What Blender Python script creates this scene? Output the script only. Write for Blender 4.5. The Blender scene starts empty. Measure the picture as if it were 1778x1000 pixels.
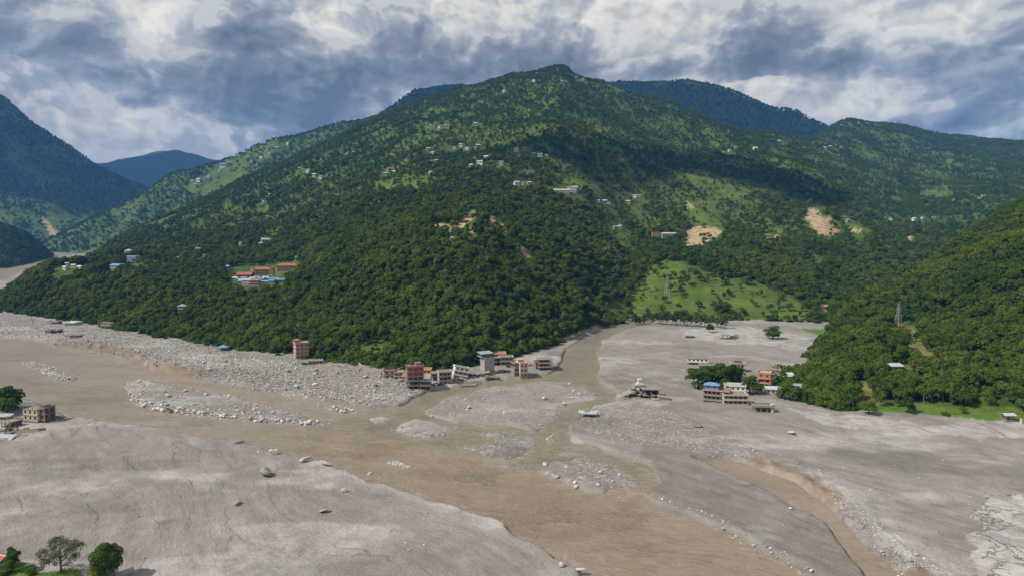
import bpy, math, random
import numpy as np
from mathutils import Vector, Matrix
random.seed(7); RNG = np.random.default_rng(7)
S = bpy.context.scene
COL = S.collection
R = math.radians

# ------------------------------------------------------------------ camera
CAMH, F, W2, H2, HOR = 90.0, 1185.0, 889.0, 500.0, 415.0
TH = math.atan((H2 - HOR) / F); CT, ST = math.cos(TH), math.sin(TH)
cam = bpy.data.cameras.new('camera'); cam.lens = 36 * F / 1778; cam.sensor_width = 36
cam.clip_start = 1; cam.clip_end = 40000
camo = bpy.data.objects.new('camera', cam); COL.objects.link(camo)
camo.location = (0, 0, CAMH); camo.rotation_euler = (math.pi / 2 - TH, 0, 0)
S.camera = camo
S.view_settings.view_transform = 'Standard'; S.view_settings.look = 'None'
S.view_settings.exposure = 0.10; S.view_settings.gamma = 1
S.render.engine = 'CYCLES'
S.cycles.use_denoising = True; S.cycles.denoiser = 'OPENIMAGEDENOISE'; S.cycles.denoising_input_passes = 'RGB_ALBEDO_NORMAL'
S.cycles.max_bounces = 5; S.cycles.diffuse_bounces = 2; S.cycles.glossy_bounces = 2
S.cycles.transmission_bounces = 2; S.cycles.volume_bounces = 0; S.cycles.transparent_max_bounces = 6

# ------------------------------------------------------------------ sun
SUNV = Vector((-1.0, -0.36, 1.05)).normalized()          # towards the sun
sun = bpy.data.lights.new('sun', 'SUN'); sun.energy = 5.0; sun.angle = R(0.53); sun.color = (1, .94, .84)
suno = bpy.data.objects.new('sun', sun); COL.objects.link(suno)
suno.rotation_euler = SUNV.to_track_quat('Z', 'Y').to_euler()

# ------------------------------------------------------------------ node helpers
class NT:
    def __init__(s, tree): s.t = tree; s.n = tree.nodes; s.l = tree.links
    def add(s, typ, **kw):
        n = s.n.new(typ)
        for k, v in kw.items(): setattr(n, k, v)
        return n
    def put(s, inp, v):
        if isinstance(v, bpy.types.NodeSocket): s.l.new(v, inp)
        elif v is not None:
            if isinstance(v, (tuple, list)) and inp.type == 'RGBA' and len(v) == 3: v = (*v, 1)
            inp.default_value = v
    def math(s, op, a, b=None, c=None, clamp=False):
        n = s.add('ShaderNodeMath', operation=op); n.use_clamp = clamp
        for i, v in enumerate((a, b, c)):
            if v is not None: s.put(n.inputs[i], v)
        return n.outputs[0]
    def vmath(s, op, a, b=None, c=None):
        n = s.add('ShaderNodeVectorMath', operation=op)
        for i, v in enumerate((a, b, c)):
            if v is not None: s.put(n.inputs[i], v)
        return n.outputs['Value'] if op in ('DOT_PRODUCT', 'LENGTH', 'DISTANCE') else n.outputs[0]
    def noise(s, vec, scale=1, detail=5, rough=.55, dist=0, out='Fac', lac=2.0):
        n = s.add('ShaderNodeTexNoise'); s.put(n.inputs['Vector'], vec)
        for k, v in (('Scale', scale), ('Detail', detail), ('Roughness', rough), ('Distortion', dist), ('Lacunarity', lac)): n.inputs[k].default_value = v
        return n.outputs[out]
    def ramp(s, fac, stops, interp='LINEAR'):
        n = s.add('ShaderNodeValToRGB'); n.color_ramp.interpolation = interp; e = n.color_ramp.elements
        while len(e) < len(stops): e.new(.5)
        for q, (p, c) in zip(e, stops): q.position = p; q.color = (*c, 1) if len(c) == 3 else c
        s.put(n.inputs[0], fac); return n.outputs[0]
    def mix(s, fac, a, b, mode='MIX'):
        n = s.add('ShaderNodeMix', data_type='RGBA', blend_type=mode)
        s.put(n.inputs[0], fac); s.put(n.inputs[6], a); s.put(n.inputs[7], b); return n.outputs[2]
    def map(s, v, a, b, c=0., d=1.):
        n = s.add('ShaderNodeMapRange'); n.clamp = True
        for i, q in enumerate((v, a, b, c, d)): s.put(n.inputs[i], q)
        return n.outputs[0]
    def attr(s, name, out='Fac'):
        n = s.add('ShaderNodeAttribute', attribute_name=name); return n.outputs[out]

def mat(name):
    m = bpy.data.materials.new(name); m.use_nodes = True; m.node_tree.nodes.clear()
    t = NT(m.node_tree); o = t.add('ShaderNodeOutputMaterial'); return m, t, o

# ------------------------------------------------------------------ world: broken monsoon cloud over a Nishita sky
wd = bpy.data.worlds.new('World'); S.world = wd; wd.use_nodes = True; wd.node_tree.nodes.clear()
t = NT(wd.node_tree)
wo = t.add('ShaderNodeOutputWorld'); bg = t.add('ShaderNodeBackground')
sky = t.add('ShaderNodeTexSky', sky_type='NISHITA'); sky.sun_disc = False
sky.sun_elevation = math.asin(SUNV.z); sky.sun_rotation = math.atan2(SUNV.x, SUNV.y); sky.altitude = 600
skyc = t.vmath('SCALE', sky.outputs[0]); skyc.node.inputs['Scale'].default_value = .10
d0 = t.add('ShaderNodeTexCoord').outputs['Generated']
def pxdir(px, py):
    u, v = (px - W2) / F, (H2 - py) / F
    return Vector((u, CT + v * ST, v * CT - ST)).normalized()
dz = t.vmath('MULTIPLY', d0, (1, 1, 1.35))
w2 = t.vmath('SUBTRACT', t.noise(dz, 9.0, 3, .6, out='Color'), (.5, .5, .5))
dw = t.vmath('ADD', dz, t.vmath('MULTIPLY', w2, (.07, .07, .07)))
A1 = t.noise(dw, 5.8, 9, .60)
A2 = t.noise(t.vmath('ADD', dw, (-.016, 0, .028)), 5.8, 8, .60)
def puff(v, sc=8.0, det=3.0):                             # cauliflower lumps of cumulus
    sx = t.add('ShaderNodeSeparateXYZ'); t.l.new(v, sx.inputs[0]); cx = t.add('ShaderNodeCombineXYZ'); t.l.new(sx.outputs[0], cx.inputs[0]); t.l.new(sx.outputs[2], cx.inputs[1])
    n = t.add('ShaderNodeTexVoronoi'); n.voronoi_dimensions = '2D'; n.feature = 'F1'; n.normalize = True; t.put(n.inputs['Vector'], cx.outputs[0])
    for k_, q_ in (('Scale', sc), ('Detail', det), ('Roughness', .55), ('Lacunarity', 2.2)): n.inputs[k_].default_value = q_
    return t.math('SUBTRACT', .84, t.math('MULTIPLY', n.outputs['Distance'], 1.2))
dp = t.vmath('ADD', dz, t.vmath('MULTIPLY', w2, (.05, .05, .05)))
C1 = t.math('ADD', t.math('MULTIPLY', puff(dp), .6), t.math('MULTIPLY', t.noise(t.vmath('ADD', dw, (3.7, 1.2, .4)), 10.5, 8, .6), .4))
C2 = t.math('ADD', t.math('MULTIPLY', puff(t.vmath('ADD', dp, (-.009, 0, .015))), .6), t.math('MULTIPLY', t.noise(t.vmath('ADD', dw, (3.690, 1.2, .418)), 10.5, 7, .6), .4))
lay = None
# (px, py, half width px, half height px, amount): the light and dark masses of the cloud in view
CLOUDS = [(275, 45, 30, 48, .50), (330, 85, 28, 20, .30), (110, 40, 120, 45, -.10), (215, 235, 105, 30, .40), (330, 215, 40, 20, .22), (90, 150, 60, 30, .20), (190, 175, 50, 20, .12),
          (450, 190, 100, 26, -.30), (570, 190, 120, 24, -.18), (640, 192, 40, 9, .25), (430, 70, 60, 55, -.14), (560, 25, 90, 24, .20), (700, 50, 110, 26, .24),
          (900, 12, 200, 20, .30), (760, 128, 170, 22, -.20), (900, 78, 100, 18, -.06), (1110, 92, 50, 20, .26), (1190, 45, 80, 34, .30), (1340, 112, 240, 14, -.34),
          (1450, 134, 110, 14, -.22), (1340, 160, 34, 14, .60), (1430, 178, 110, 18, .46), (1570, 196, 40, 14, .34), (1650, 185, 80, 42, -.24), (1720, 40, 110, 40, .34),
          (1560, 25, 60, 34, .16), (1010, 118, 140, 16, -.24), (110, 85, 130, 45, -.22), (20, 130, 60, 50, -.12), (330, 150, 60, 34, -.18), (560, 120, 120, 20, -.10), (900, 85, 120, 20, -.12), (1400, 70, 120, 22, -.12), (1720, 130, 70, 22, -.12), (500, 60, 60, 30, -.12), (1010, 40, 60, 26, -.08)]
wl = t.vmath('ADD', d0, t.vmath('MULTIPLY', w2, (.055, .055, .035)))
for px, py, sx, sy, a in CLOUDS:
    c = pxdir(px, py)
    v = t.vmath('MULTIPLY', t.vmath('SUBTRACT', wl, tuple(c)), (F / sx, F / sx, F / sy))
    g = t.math('MULTIPLY', t.math('POWER', math.e, t.math('MULTIPLY', t.vmath('DOT_PRODUCT', v, v), -.5)), a)
    lay = g if lay is None else t.math('ADD', lay, g)
e1 = t.math('SUBTRACT', A1, A2); e2 = t.math('SUBTRACT', C1, C2)
# far bright layer, then nearer darker masses with lit rims over it
D1 = t.math('SUBTRACT', t.math('MULTIPLY', t.math('SUBTRACT', A1, .425), 1.9), lay)
D2 = t.math('SUBTRACT', t.math('MULTIPLY', t.math('SUBTRACT', C1, .43), 1.9), t.math('MULTIPLY', lay, .8))
back = t.ramp(t.math('ADD', t.math('SUBTRACT', .5, t.math('MULTIPLY', e2, 2.8)), t.math('MULTIPLY', t.math('SUBTRACT', A1, .45), .9)), [(.22, (.76, .745, .73)), (.42, (.62, .62, .625)), (.60, (.47, .485, .52)), (.8, (.34, .365, .42))])
c2 = t.ramp(t.math('SUBTRACT', D2, t.math('MULTIPLY', e2, 1.9)), [(-.0, (.60, .605, .63)), (.16, (.40, .42, .475)), (.42, (.22, .25, .31)), (.8, (.13, .155, .21))])
c1 = t.ramp(t.math('SUBTRACT', t.math('SUBTRACT', D1, t.math('MULTIPLY', e1, 1.9)), t.math('ADD', t.math('MULTIPLY', e2, 2.4), t.math('MULTIPLY', t.math('SUBTRACT', .5, C1), .35))), [(.0, (.50, .515, .555)), (.14, (.32, .35, .41)), (.36, (.19, .22, .285)), (.7, (.105, .13, .18))])
cc = t.mix(t.map(D2, -.03, .07), back, c2)
cc = t.mix(t.map(D1, .0, .085), cc, c1)
cc = t.mix(1., cc, (1.30, 1.24, 1.08), 'MULTIPLY')
hole = t.math('MULTIPLY', t.map(C1, .30, .22), t.map(A1, .45, .35))                    # small blue gaps
t.put(bg.inputs[0], t.mix(hole, cc, skyc)); bg.inputs[1].default_value = 1.0
t.l.new(bg.outputs[0], wo.inputs[0])

# ------------------------------------------------------------------ geometry helpers
def V2E(py): return math.tan(math.atan((H2 - py) / F) - TH)
def B(y): return .02 * np.maximum(0, np.asarray(y, float) - 550)
def fdepth(py):                                           # depth of the valley floor seen at a picture row
    e = np.tan(np.arctan((H2 - np.asarray(py, float)) / F) - TH)
    y = -CAMH / np.minimum(e, -1e-4)
    return np.where(y > 550, (-CAMH - 11.) / np.minimum(e - .02, -1e-4), y)
def qof(px, py): return (px - W2) / F * (CT - V2E(py) * ST)
def pt(px, py, y): e = V2E(py); return Vector((qof(px, py) * y, y, CAMH + e * y))
def fl(px, py): return pt(px, py, float(fdepth(py)))
def project(x, y, z):
    e = (z - CAMH) / y; k = CT - e * ST
    return W2 + F * (x / y) / k, H2 - F * (ST + e * CT) / k
def hsh(ix, iy, seed):
    n = (ix.astype(np.int64) * 374761393 + iy.astype(np.int64) * 668265263 + seed * 974634777) & 0x7fffffff
    n = ((n ^ (n >> 13)) * 1274126177) & 0x7fffffff
    return ((n ^ (n >> 16)) & 0xffff) / 65535.0
def vnoise(x, y, seed=0):
    ix, iy = np.floor(x), np.floor(y); fx, fy = x - ix, y - iy
    ux, uy = fx * fx * fx * (fx * (fx * 6 - 15) + 10), fy * fy * fy * (fy * (fy * 6 - 15) + 10)
    a, b, c, d = hsh(ix, iy, seed), hsh(ix + 1, iy, seed), hsh(ix, iy + 1, seed), hsh(ix + 1, iy + 1, seed)
    return (a + (b - a) * ux) * (1 - uy) + (c + (d - c) * ux) * uy
def fbm(x, y, oct=4, seed=0, gain=.5):
    s, a, n = 0, 1., 0.
    for o in range(oct):
        s = s + a * vnoise(x * 2 ** o + 17.3 * o, y * 2 ** o - 9.1 * o, seed + o); n += a; a *= gain
    return s / n
def ridged(x, y, oct=4, seed=0):
    s, a, n = 0, 1., 0.
    for o in range(oct):
        s = s + a * (1 - np.abs(2 * vnoise(x * 2 ** o + 5.7 * o, y * 2 ** o, seed + o) - 1)); n += a; a *= .5
    return s / n
def inpoly(px, py, poly):
    px = np.asarray(px, float); py = np.asarray(py, float); r = np.zeros(px.shape, bool); n = len(poly)
    for i in range(n):
        (x1, y1), (x2, y2) = poly[i], poly[(i + 1) % n]
        if y1 == y2: continue
        r ^= ((y1 > py) != (y2 > py)) & (px < (x2 - x1) * (py - y1) / (y2 - y1) + x1)
    return r
def segdist(X, Y, poly, closed=True):
    d = np.full(X.shape, 1e9); n = len(poly)
    for i in range(n if closed else n - 1):
        (x1, y1), (x2, y2) = poly[i], poly[(i + 1) % n]
        dx, dy = x2 - x1, y2 - y1; L = dx * dx + dy * dy + 1e-9
        tt = np.clip(((X - x1) * dx + (Y - y1) * dy) / L, 0, 1)
        d = np.minimum(d, (X - x1 - tt * dx) ** 2 + (Y - y1 - tt * dy) ** 2)
    return np.sqrt(d)
def sm(x, a, b): u = np.clip((x - a) / (b - a), 0, 1); return u * u * (3 - 2 * u)

def put(o, label=None, cat=None, group=None, kind=None):
    if label: o['label'] = label
    if cat: o['category'] = cat
    if group: o['group'] = group
    if kind: o['kind'] = kind
    return o
def link(name, me, parent=None, m=None):
    o = bpy.data.objects.new(name, me); COL.objects.link(o)
    if parent is not None: o.parent = parent
    if m is not None and me is not None and not me.materials: me.materials.append(m)
    return o
def empty(name, loc, rz=0, rx=0, ry=0, scale=1):
    o = bpy.data.objects.new(name, None); COL.objects.link(o); o.location = loc; o.rotation_euler = (rx, ry, rz)
    o.scale = (scale,) * 3; o.empty_display_size = .5
    return o
def gridmesh(name, X, Y, Z, attrs=None, smooth=True):
    nr, nc = X.shape; me = bpy.data.meshes.new(name)
    co = np.stack([X, Y, Z], -1).reshape(-1, 3).astype(np.float32)
    i = np.arange(nr * nc).reshape(nr, nc)
    f = np.stack([i[:-1, :-1], i[:-1, 1:], i[1:, 1:], i[1:, :-1]], -1).reshape(-1, 4)
    fast(me, co, f, smooth)
    for k, v in (attrs or {}).items():
        a = me.attributes.new(k, 'FLOAT', 'POINT'); a.data.foreach_set('value', v.reshape(-1).astype(np.float32))
    return me
def fast(me, co, f, smooth=False):
    k = f.shape[1]
    me.vertices.add(len(co)); me.vertices.foreach_set('co', np.asarray(co, np.float32).ravel())
    me.loops.add(f.size); me.loops.foreach_set('vertex_index', f.ravel().astype(np.int32))
    me.polygons.add(len(f)); me.polygons.foreach_set('loop_start', (np.arange(len(f)) * k).astype(np.int32))
    me.polygons.foreach_set('use_smooth', np.full(len(f), smooth))
    me.update(calc_edges=True)

class MB:                                                  # boxes, bars and prisms joined into one part
    def __init__(s): s.v = []; s.f = []
    def box(s, x0, x1, y0, y1, z0, z1, M=None):
        n = len(s.v)
        for z in (z0, z1):
            for x, y in ((x0, y0), (x1, y0), (x1, y1), (x0, y1)):
                p = Vector((x, y, z)); s.v.append(M @ p if M else p)
        s.f += [(n, n + 3, n + 2, n + 1), (n + 4, n + 5, n + 6, n + 7)] + [(n + i, n + (i + 1) % 4, n + 4 + (i + 1) % 4, n + 4 + i) for i in range(4)]
        return s
    def bar(s, a, b, r=.05):
        a, b = Vector(a), Vector(b); d = b - a; q = d.to_track_quat('Z', 'Y').to_matrix().to_4x4()
        return s.box(-r, r, -r, r, 0, d.length, Matrix.Translation(a) @ q)
    def tube(s, pts, rad, k=6):
        n = len(s.v)
        for j, (p, r) in enumerate(zip(pts, rad)):
            p = Vector(p); d = (Vector(pts[min(j + 1, len(pts) - 1)]) - Vector(pts[max(j - 1, 0)])).normalized()
            q = d.to_track_quat('Z', 'Y')
            for i in range(k):
                a = 2 * math.pi * i / k; s.v.append(p + q @ Vector((r * math.cos(a), r * math.sin(a), 0)))
        for j in range(len(pts) - 1):
            for i in range(k):
                s.f.append((n + j * k + i, n + j * k + (i + 1) % k, n + (j + 1) * k + (i + 1) % k, n + (j + 1) * k + i))
        s.f.append(tuple(n + i for i in range(k))[::-1]); s.f.append(tuple(n + (len(pts) - 1) * k + i for i in range(k)))
        return s
    def poly(s, vs, fs):
        n = len(s.v); s.v += [Vector(v) for v in vs]; s.f += [tuple(n + i for i in f) for f in fs]; return s
    def mesh(s, name='part', m=None, smooth=False):
        me = bpy.data.meshes.new(name); me.from_pydata([tuple(v) for v in s.v], [], s.f); me.update()
        if smooth: me.polygons.foreach_set('use_smooth', [True] * len(me.polygons))
        if m: me.materials.append(m)
        return me
    def build(s, name, m, parent=None, smooth=False): return link(name, s.mesh(name, m, smooth), parent)

# ------------------------------------------------------------------ materials
def pos(t): return t.add('ShaderNodeNewGeometry').outputs['Position']
def principled(t, o, col, rough=.9, spec=.25, normal=None):
    p = t.add('ShaderNodeBsdfPrincipled'); t.put(p.inputs['Base Color'], col); t.put(p.inputs['Roughness'], rough)
    p.inputs['Specular IOR Level'].default_value = spec
    if normal is not None: t.l.new(normal, p.inputs['Normal'])
    t.l.new(p.outputs[0], o.inputs[0]); return p
def bump(t, h, strength=.5, dist=1.):
    n = t.add('ShaderNodeBump'); n.inputs['Strength'].default_value = strength; n.inputs['Distance'].default_value = dist
    t.put(n.inputs['Height'], h); return n.outputs[0]

def hill_mat():
    m, t, o = mat('hillside'); p = pos(t)
    n1, n2, n3 = t.noise(p, .006, 4), t.noise(p, .05, 5, .6), t.noise(p, .35, 3, .6)
    base = t.ramp(n2, [(.3, (.034, .066, .012)), (.5, (.052, .090, .017)), (.7, (.085, .112, .026))])
    fld = t.ramp(t.noise(p, .035, 4, .6), [(.3, (.048, .090, .015)), (.5, (.080, .126, .020)), (.7, (.140, .155, .040))])
    sp = t.add('ShaderNodeSeparateXYZ'); t.l.new(p, sp.inputs[0])
    band = t.math('FRACT', t.math('ADD', t.math('MULTIPLY', sp.outputs[2], .30), t.math('MULTIPLY', n2, 1.6)))
    fld = t.mix(t.math('MULTIPLY', t.map(band, .6, .9, 0, .6), t.map(t.noise(p, .03, 3), .42, .58)), fld, (.035, .062, .016))
    scr = t.ramp(t.noise(p, .12, 5, .65), [(.3, (.22, .140, .075)), (.5, (.36, .260, .155)), (.7, (.47, .39, .27))])
    fld = t.mix(t.attr('dry'), fld, t.ramp(n2, [(.35, (.11, .105, .030)), (.65, (.20, .165, .065))]))
    c = t.mix(t.attr('field'), base, fld); c = t.mix(t.attr('scar'), c, scr)
    nrm = bump(t, t.math('ADD', t.math('MULTIPLY', n2, 6), n3), .6, 1.)
    principled(t, o, c, .95, .1, nrm); return m
M_HILL = hill_mat()

def leaf_mat(name, lo, mid, hi, patch=.012):
    m, t, o = mat(name)
    oi = t.add('ShaderNodeObjectInfo')
    n = t.noise(oi.outputs['Location'], patch, 4, .62)
    f = t.math('ADD', t.math('MULTIPLY', oi.outputs['Random'], .34), t.math('SUBTRACT', t.math('MULTIPLY', n, 1.15), .13))
    f = t.math('ADD', f, t.math('MULTIPLY', t.math('SUBTRACT', t.noise(pos(t), .5, 2), .5), .28))
    c = t.ramp(f, [(.22, lo), (.6, mid), (1, hi)])
    d = t.add('ShaderNodeBsdfPrincipled'); t.put(d.inputs['Base Color'], c); d.inputs['Roughness'].default_value = .62; d.inputs['Specular IOR Level'].default_value = .07
    tr = t.add('ShaderNodeBsdfTranslucent'); t.put(tr.inputs[0], t.mix(1.0, c, (1.0, 1.1, .45), 'MULTIPLY'))
    mx = t.add('ShaderNodeMixShader'); mx.inputs[0].default_value = .28
    t.l.new(d.outputs[0], mx.inputs[1]); t.l.new(tr.outputs[0], mx.inputs[2]); t.l.new(mx.outputs[0], o.inputs[0]); return m
M_LEAF = leaf_mat('leaves', (.030, .066, .008), (.078, .126, .014), (.150, .182, .024))
M_LEAFD = leaf_mat('leaves_dark', (.026, .060, .010), (.052, .100, .016), (.095, .140, .022))
M_LEAFG = leaf_mat('leaves_greyish', (.050, .070, .030), (.075, .098, .045), (.10, .12, .06))
def flat_mat(name, col, rough=.85, var=.25, scale=.8, mud=0, spec=.25):
    m, t, o = mat(name); p = t.add('ShaderNodeTexCoord').outputs['Object']
    n = t.noise(p, scale, 5, .65)
    c = t.mix(1., col, t.ramp(n, [(.25, (1 - var,) * 3), (.75, (1 + var * .5,) * 3)]), 'MULTIPLY')
    if mud:
        sp = t.add('ShaderNodeSeparateXYZ'); t.l.new(p, sp.inputs[0])
        k = t.map(t.math('ADD', sp.outputs[2], t.math('MULTIPLY', t.noise(p, .6, 4), -3.)), mud - 2.4, mud - .4, .85, 0)
        c = t.mix(k, c, (.25, .215, .18))
    principled(t, o, c, rough, spec, bump(t, n, .2, .1)); return m
M_BARK = flat_mat('bark', (.10, .075, .055), .95, .4, 2.)
M_BARKP = flat_mat('bark_pale', (.24, .20, .16), .95, .4, 2.)

def mud_mat():
    m, t, o = mat('silt'); p = pos(t)
    fld = t.attr('flow')                                     # across-flow coordinate in metres: flow lines of the debris flow
    sp = t.add('ShaderNodeSeparateXYZ'); t.l.new(p, sp.inputs[0])
    al = t.attr('along')
    cv = t.add('ShaderNodeCombineXYZ'); t.put(cv.inputs[0], t.math('MULTIPLY', fld, 1.)); t.put(cv.inputs[1], t.math('MULTIPLY', al, .12))
    cv2 = t.add('ShaderNodeCombineXYZ'); t.put(cv2.inputs[0], fld); t.put(cv2.inputs[1], t.math('MULTIPLY', al, .3))
    big = t.noise(p, .020, 7, .66, .8); mid = t.noise(p, .11, 6, .65); fine = t.noise(p, 1.1, 5, .72)
    st = t.noise(cv.outputs[0], .14, 8, .72, .15); st2 = t.noise(cv2.outputs[0], .7, 5, .75, .2)
    v = t.math('ADD', t.math('MULTIPLY', big, .58), t.math('MULTIPLY', st, .44))
    v = t.math('ADD', v, t.math('MULTIPLY', t.math('SUBTRACT', mid, .5), .30))
    v = t.math('ADD', v, t.math('MULTIPLY', t.math('SUBTRACT', fine, .5), .30))
    v = t.math('ADD', v, t.math('MULTIPLY', t.math('SUBTRACT', st2, .5), .14))
    c = t.ramp(v, [(.28, (.155, .138, .121)), (.44, (.214, .194, .173)), (.56, (.264, .243, .221)), (.74, (.365, .341, .317))])
    rock = t.attr('rock')                                    # stony surface: pale and dark speckle
    vo = t.add('ShaderNodeTexVoronoi'); vo.inputs['Scale'].default_value = .8; t.put(vo.inputs['Vector'], p)
    sc = t.add('ShaderNodeSeparateColor'); t.l.new(vo.outputs['Color'], sc.inputs[0])
    rc = t.ramp(sc.outputs[0], [(0, (.15, .13, .115)), (.45, (.235, .21, .19)), (.8, (.31, .285, .265)), (1, (.46, .44, .42))])
    c = t.mix(t.math('MULTIPLY', rock, .75), c, rc)
    pale = t.math('MULTIPLY', t.attr('pale'), t.map(t.math('ADD', mid, t.math('MULTIPLY', fine, .5)), .5, .95))
    c = t.mix(pale, c, (.56, .545, .53))
    # drying cracks and rills
    vc = t.add('ShaderNodeTexVoronoi', feature='DISTANCE_TO_EDGE'); vc.inputs['Scale'].default_value = .085
    t.put(vc.inputs['Vector'], t.vmath('ADD', p, t.vmath('SCALE', t.noise(p, .12, 4, .65, out='Color')))); vc.inputs['Vector'].links[0].from_node.inputs[1].links[0].from_node.inputs['Scale'].default_value = 14
    crk = t.math('MULTIPLY', t.map(vc.outputs[0], .0, .035, .8, 0), t.math('ADD', t.math('MULTIPLY', t.attr('crack'), 1.), t.math('MULTIPLY', t.map(big, .52, .62), .22)))
    cv3 = t.add('ShaderNodeCombineXYZ'); t.put(cv3.inputs[0], t.math('ADD', fld, t.math('MULTIPLY', mid, 9.))); t.put(cv3.inputs[1], t.math('MULTIPLY', al, .16))
    vr = t.add('ShaderNodeTexVoronoi', feature='DISTANCE_TO_EDGE'); vr.inputs['Scale'].default_value = .055; t.put(vr.inputs['Vector'], cv3.outputs[0])
    ril = t.math('MULTIPLY', t.map(vr.outputs[0], 0, .022, .5, 0), t.map(t.noise(p, .03, 3), .46, .60))
    crk = t.math('MAXIMUM', crk, ril)
    c = t.mix(crk, c, (.11, .10, .085))
    wet = t.attr('wet')
    c = t.mix(wet, c, t.mix(1., c, (.50, .50, .52), 'MULTIPLY'))
    c = t.mix(t.attr('soil'), c, t.ramp(mid, [(.3, (.12, .075, .042)), (.6, (.25, .17, .10)), (.8, (.33, .27, .19))]))
    gn = t.noise(p, .25, 5, .6)
    c = t.mix(t.attr('grass'), c, t.ramp(gn, [(.3, (.050, .105, .016)), (.5, (.085, .155, .022)), (.7, (.13, .19, .035))]))
    h = t.math('ADD', t.math('MULTIPLY', st, .9), t.math('ADD', t.math('MULTIPLY', mid, 1.5), t.math('MULTIPLY', fine, .45)))
    h = t.math('SUBTRACT', h, t.math('MULTIPLY', crk, .5))
    h = t.math('ADD', h, t.math('MULTIPLY', t.math('MULTIPLY', rock, sc.outputs[0]), 1.1))
    h = t.math('ADD', h, t.math('MULTIPLY', st2, .25))
    rough = t.map(wet, 0, 1, .95, .5)
    principled(t, o, c, rough, .25, bump(t, h, .8, 1.)); return m
M_MUD = mud_mat()

def water_mat():
    m, t, o = mat('muddy_water'); p = pos(t)
    mp = t.add('ShaderNodeMapping'); mp.inputs['Rotation'].default_value = (0, 0, R(36)); mp.inputs['Scale'].default_value = (.62, 1, 1); t.l.new(p, mp.inputs[0])
    q = mp.outputs[0]
    big = t.noise(q, .03, 4, .6, 1.); rip = t.noise(q, .32, 6, .68, .9); fine = t.noise(q, 1.5, 4, .7)
    rap = t.attr('rapid')
    turb = t.math('MULTIPLY', t.map(t.noise(q, .05, 4, .65, 1.2), .47, .68), .75)
    ra = t.math('ADD', rap, turb, clamp=True)
    v = t.math('ADD', t.math('MULTIPLY', big, .6), t.math('MULTIPLY', rip, .4))
    c = t.ramp(v, [(.3, (.205, .158, .110)), (.5, (.262, .208, .150)), (.7, (.315, .260, .195))])
    c = t.mix(t.attr('trib'), c, t.ramp(v, [(.3, (.175, .150, .098)), (.7, (.265, .235, .165))]))
    chop = t.noise(q, .9, 5, .7, 1.5)
    c = t.mix(t.math('MULTIPLY', ra, t.map(chop, .36, .5, .75, 0)), c, (.13, .088, .05))
    c = t.mix(t.math('MULTIPLY', ra, t.map(chop, .56, .70, 0, .65)), c, (.46, .42, .35))
    foam = t.math('MULTIPLY', t.attr('shore'), t.map(t.noise(q, .5, 5, .7, 1.), .52, .66, 0, .6))
    c = t.mix(foam, c, (.44, .40, .33))
    c = t.mix(t.map(t.noise(q, .12, 6, .7, 1.4), .56, .72, 0, .5), c, (.36, .305, .235))
    h = t.math('ADD', t.math('MULTIPLY', rip, 1.5), t.math('ADD', t.math('MULTIPLY', fine, .4), t.math('MULTIPLY', t.math('MULTIPLY', ra, chop), 2.2)))
    principled(t, o, c, .28, .5, bump(t, h, .62, 1.)); return m
M_WATER = water_mat()

def rock_mat(name, a, b, c_):
    m, t, o = mat(name); p = pos(t); oi = t.add('ShaderNodeObjectInfo')
    n = t.noise(p, 1.1, 6, .7)
    v = t.math('ADD', t.math('MULTIPLY', n, .6), t.math('MULTIPLY', oi.outputs['Random'], .5))
    principled(t, o, t.ramp(v, [(.25, a), (.5, b), (.8, c_)]), .9, .2, bump(t, n, .7, .4)); return m
M_ROCKW = rock_mat('pale_granite', (.31, .295, .275), (.47, .455, .435), (.66, .65, .63))
M_ROCKG = rock_mat('grey_gneiss', (.22, .205, .185), (.33, .31, .285), (.47, .45, .425))

# ------------------------------------------------------------------ lofted hills: per column (picture column, [(row, depth), ...]) from foot to crest to back
def pchip(x, Y, xi):
    x = np.asarray(x, float); Y = np.asarray(Y, float); h = np.diff(x); sh = (len(h),) + (1,) * (Y.ndim - 1)
    dl = np.diff(Y, axis=0) / h.reshape(sh); d = np.zeros_like(Y)
    same = dl[:-1] * dl[1:] > 0
    with np.errstate(divide='ignore', invalid='ignore'):
        hm = 2 * dl[:-1] * dl[1:] / (dl[:-1] + dl[1:])
    d[1:-1] = np.where(same, hm, 0); d[0] = dl[0]; d[-1] = dl[-1]
    k = np.clip(np.searchsorted(x, xi) - 1, 0, len(h) - 1); tt = ((xi - x[k]) / h[k]).reshape((-1,) + (1,) * (Y.ndim - 1)); hk = h[k].reshape(tt.shape)
    return ((1 + 2 * tt) * (1 - tt) ** 2 * Y[k] + tt * (1 - tt) ** 2 * hk * d[k] + tt ** 2 * (3 - 2 * tt) * Y[k + 1] + tt ** 2 * (tt - 1) * hk * d[k + 1])
class Sheet: pass
SHEETS = {}
def loft(key, cols, nc, nr, noise, sink=3.):
    pxs = [c[0] for c in cols]; K = len(cols[0][1]); arr = np.zeros((len(cols), K, 3))
    for i, (px, ks) in enumerate(cols):
        for j, (row, dep) in enumerate(ks):
            y = float(fdepth(row)) if dep is None else dep
            p = pt(px, row, y); arr[i, j] = (p.x / y, math.log(y), p.z - (sink if j == 0 else 0))
    C = pchip(pxs, arr, np.linspace(pxs[0], pxs[-1], nc))           # nc,K,3
    G = pchip(np.arange(K), C.transpose(1, 0, 2), np.linspace(0, K - 1, nr))   # nr,nc,3
    y = np.exp(G[..., 1]); x = G[..., 0] * y; z = G[..., 2]
    T = np.linspace(0, 1, nr)[:, None] * np.ones((1, nc))
    z = z + noise(x, y, T)
    s = Sheet(); s.X, s.Y, s.Z, s.T = x, y, z, T; s.px, s.py = project(x, y, z); SHEETS[key] = s
    return s
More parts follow.
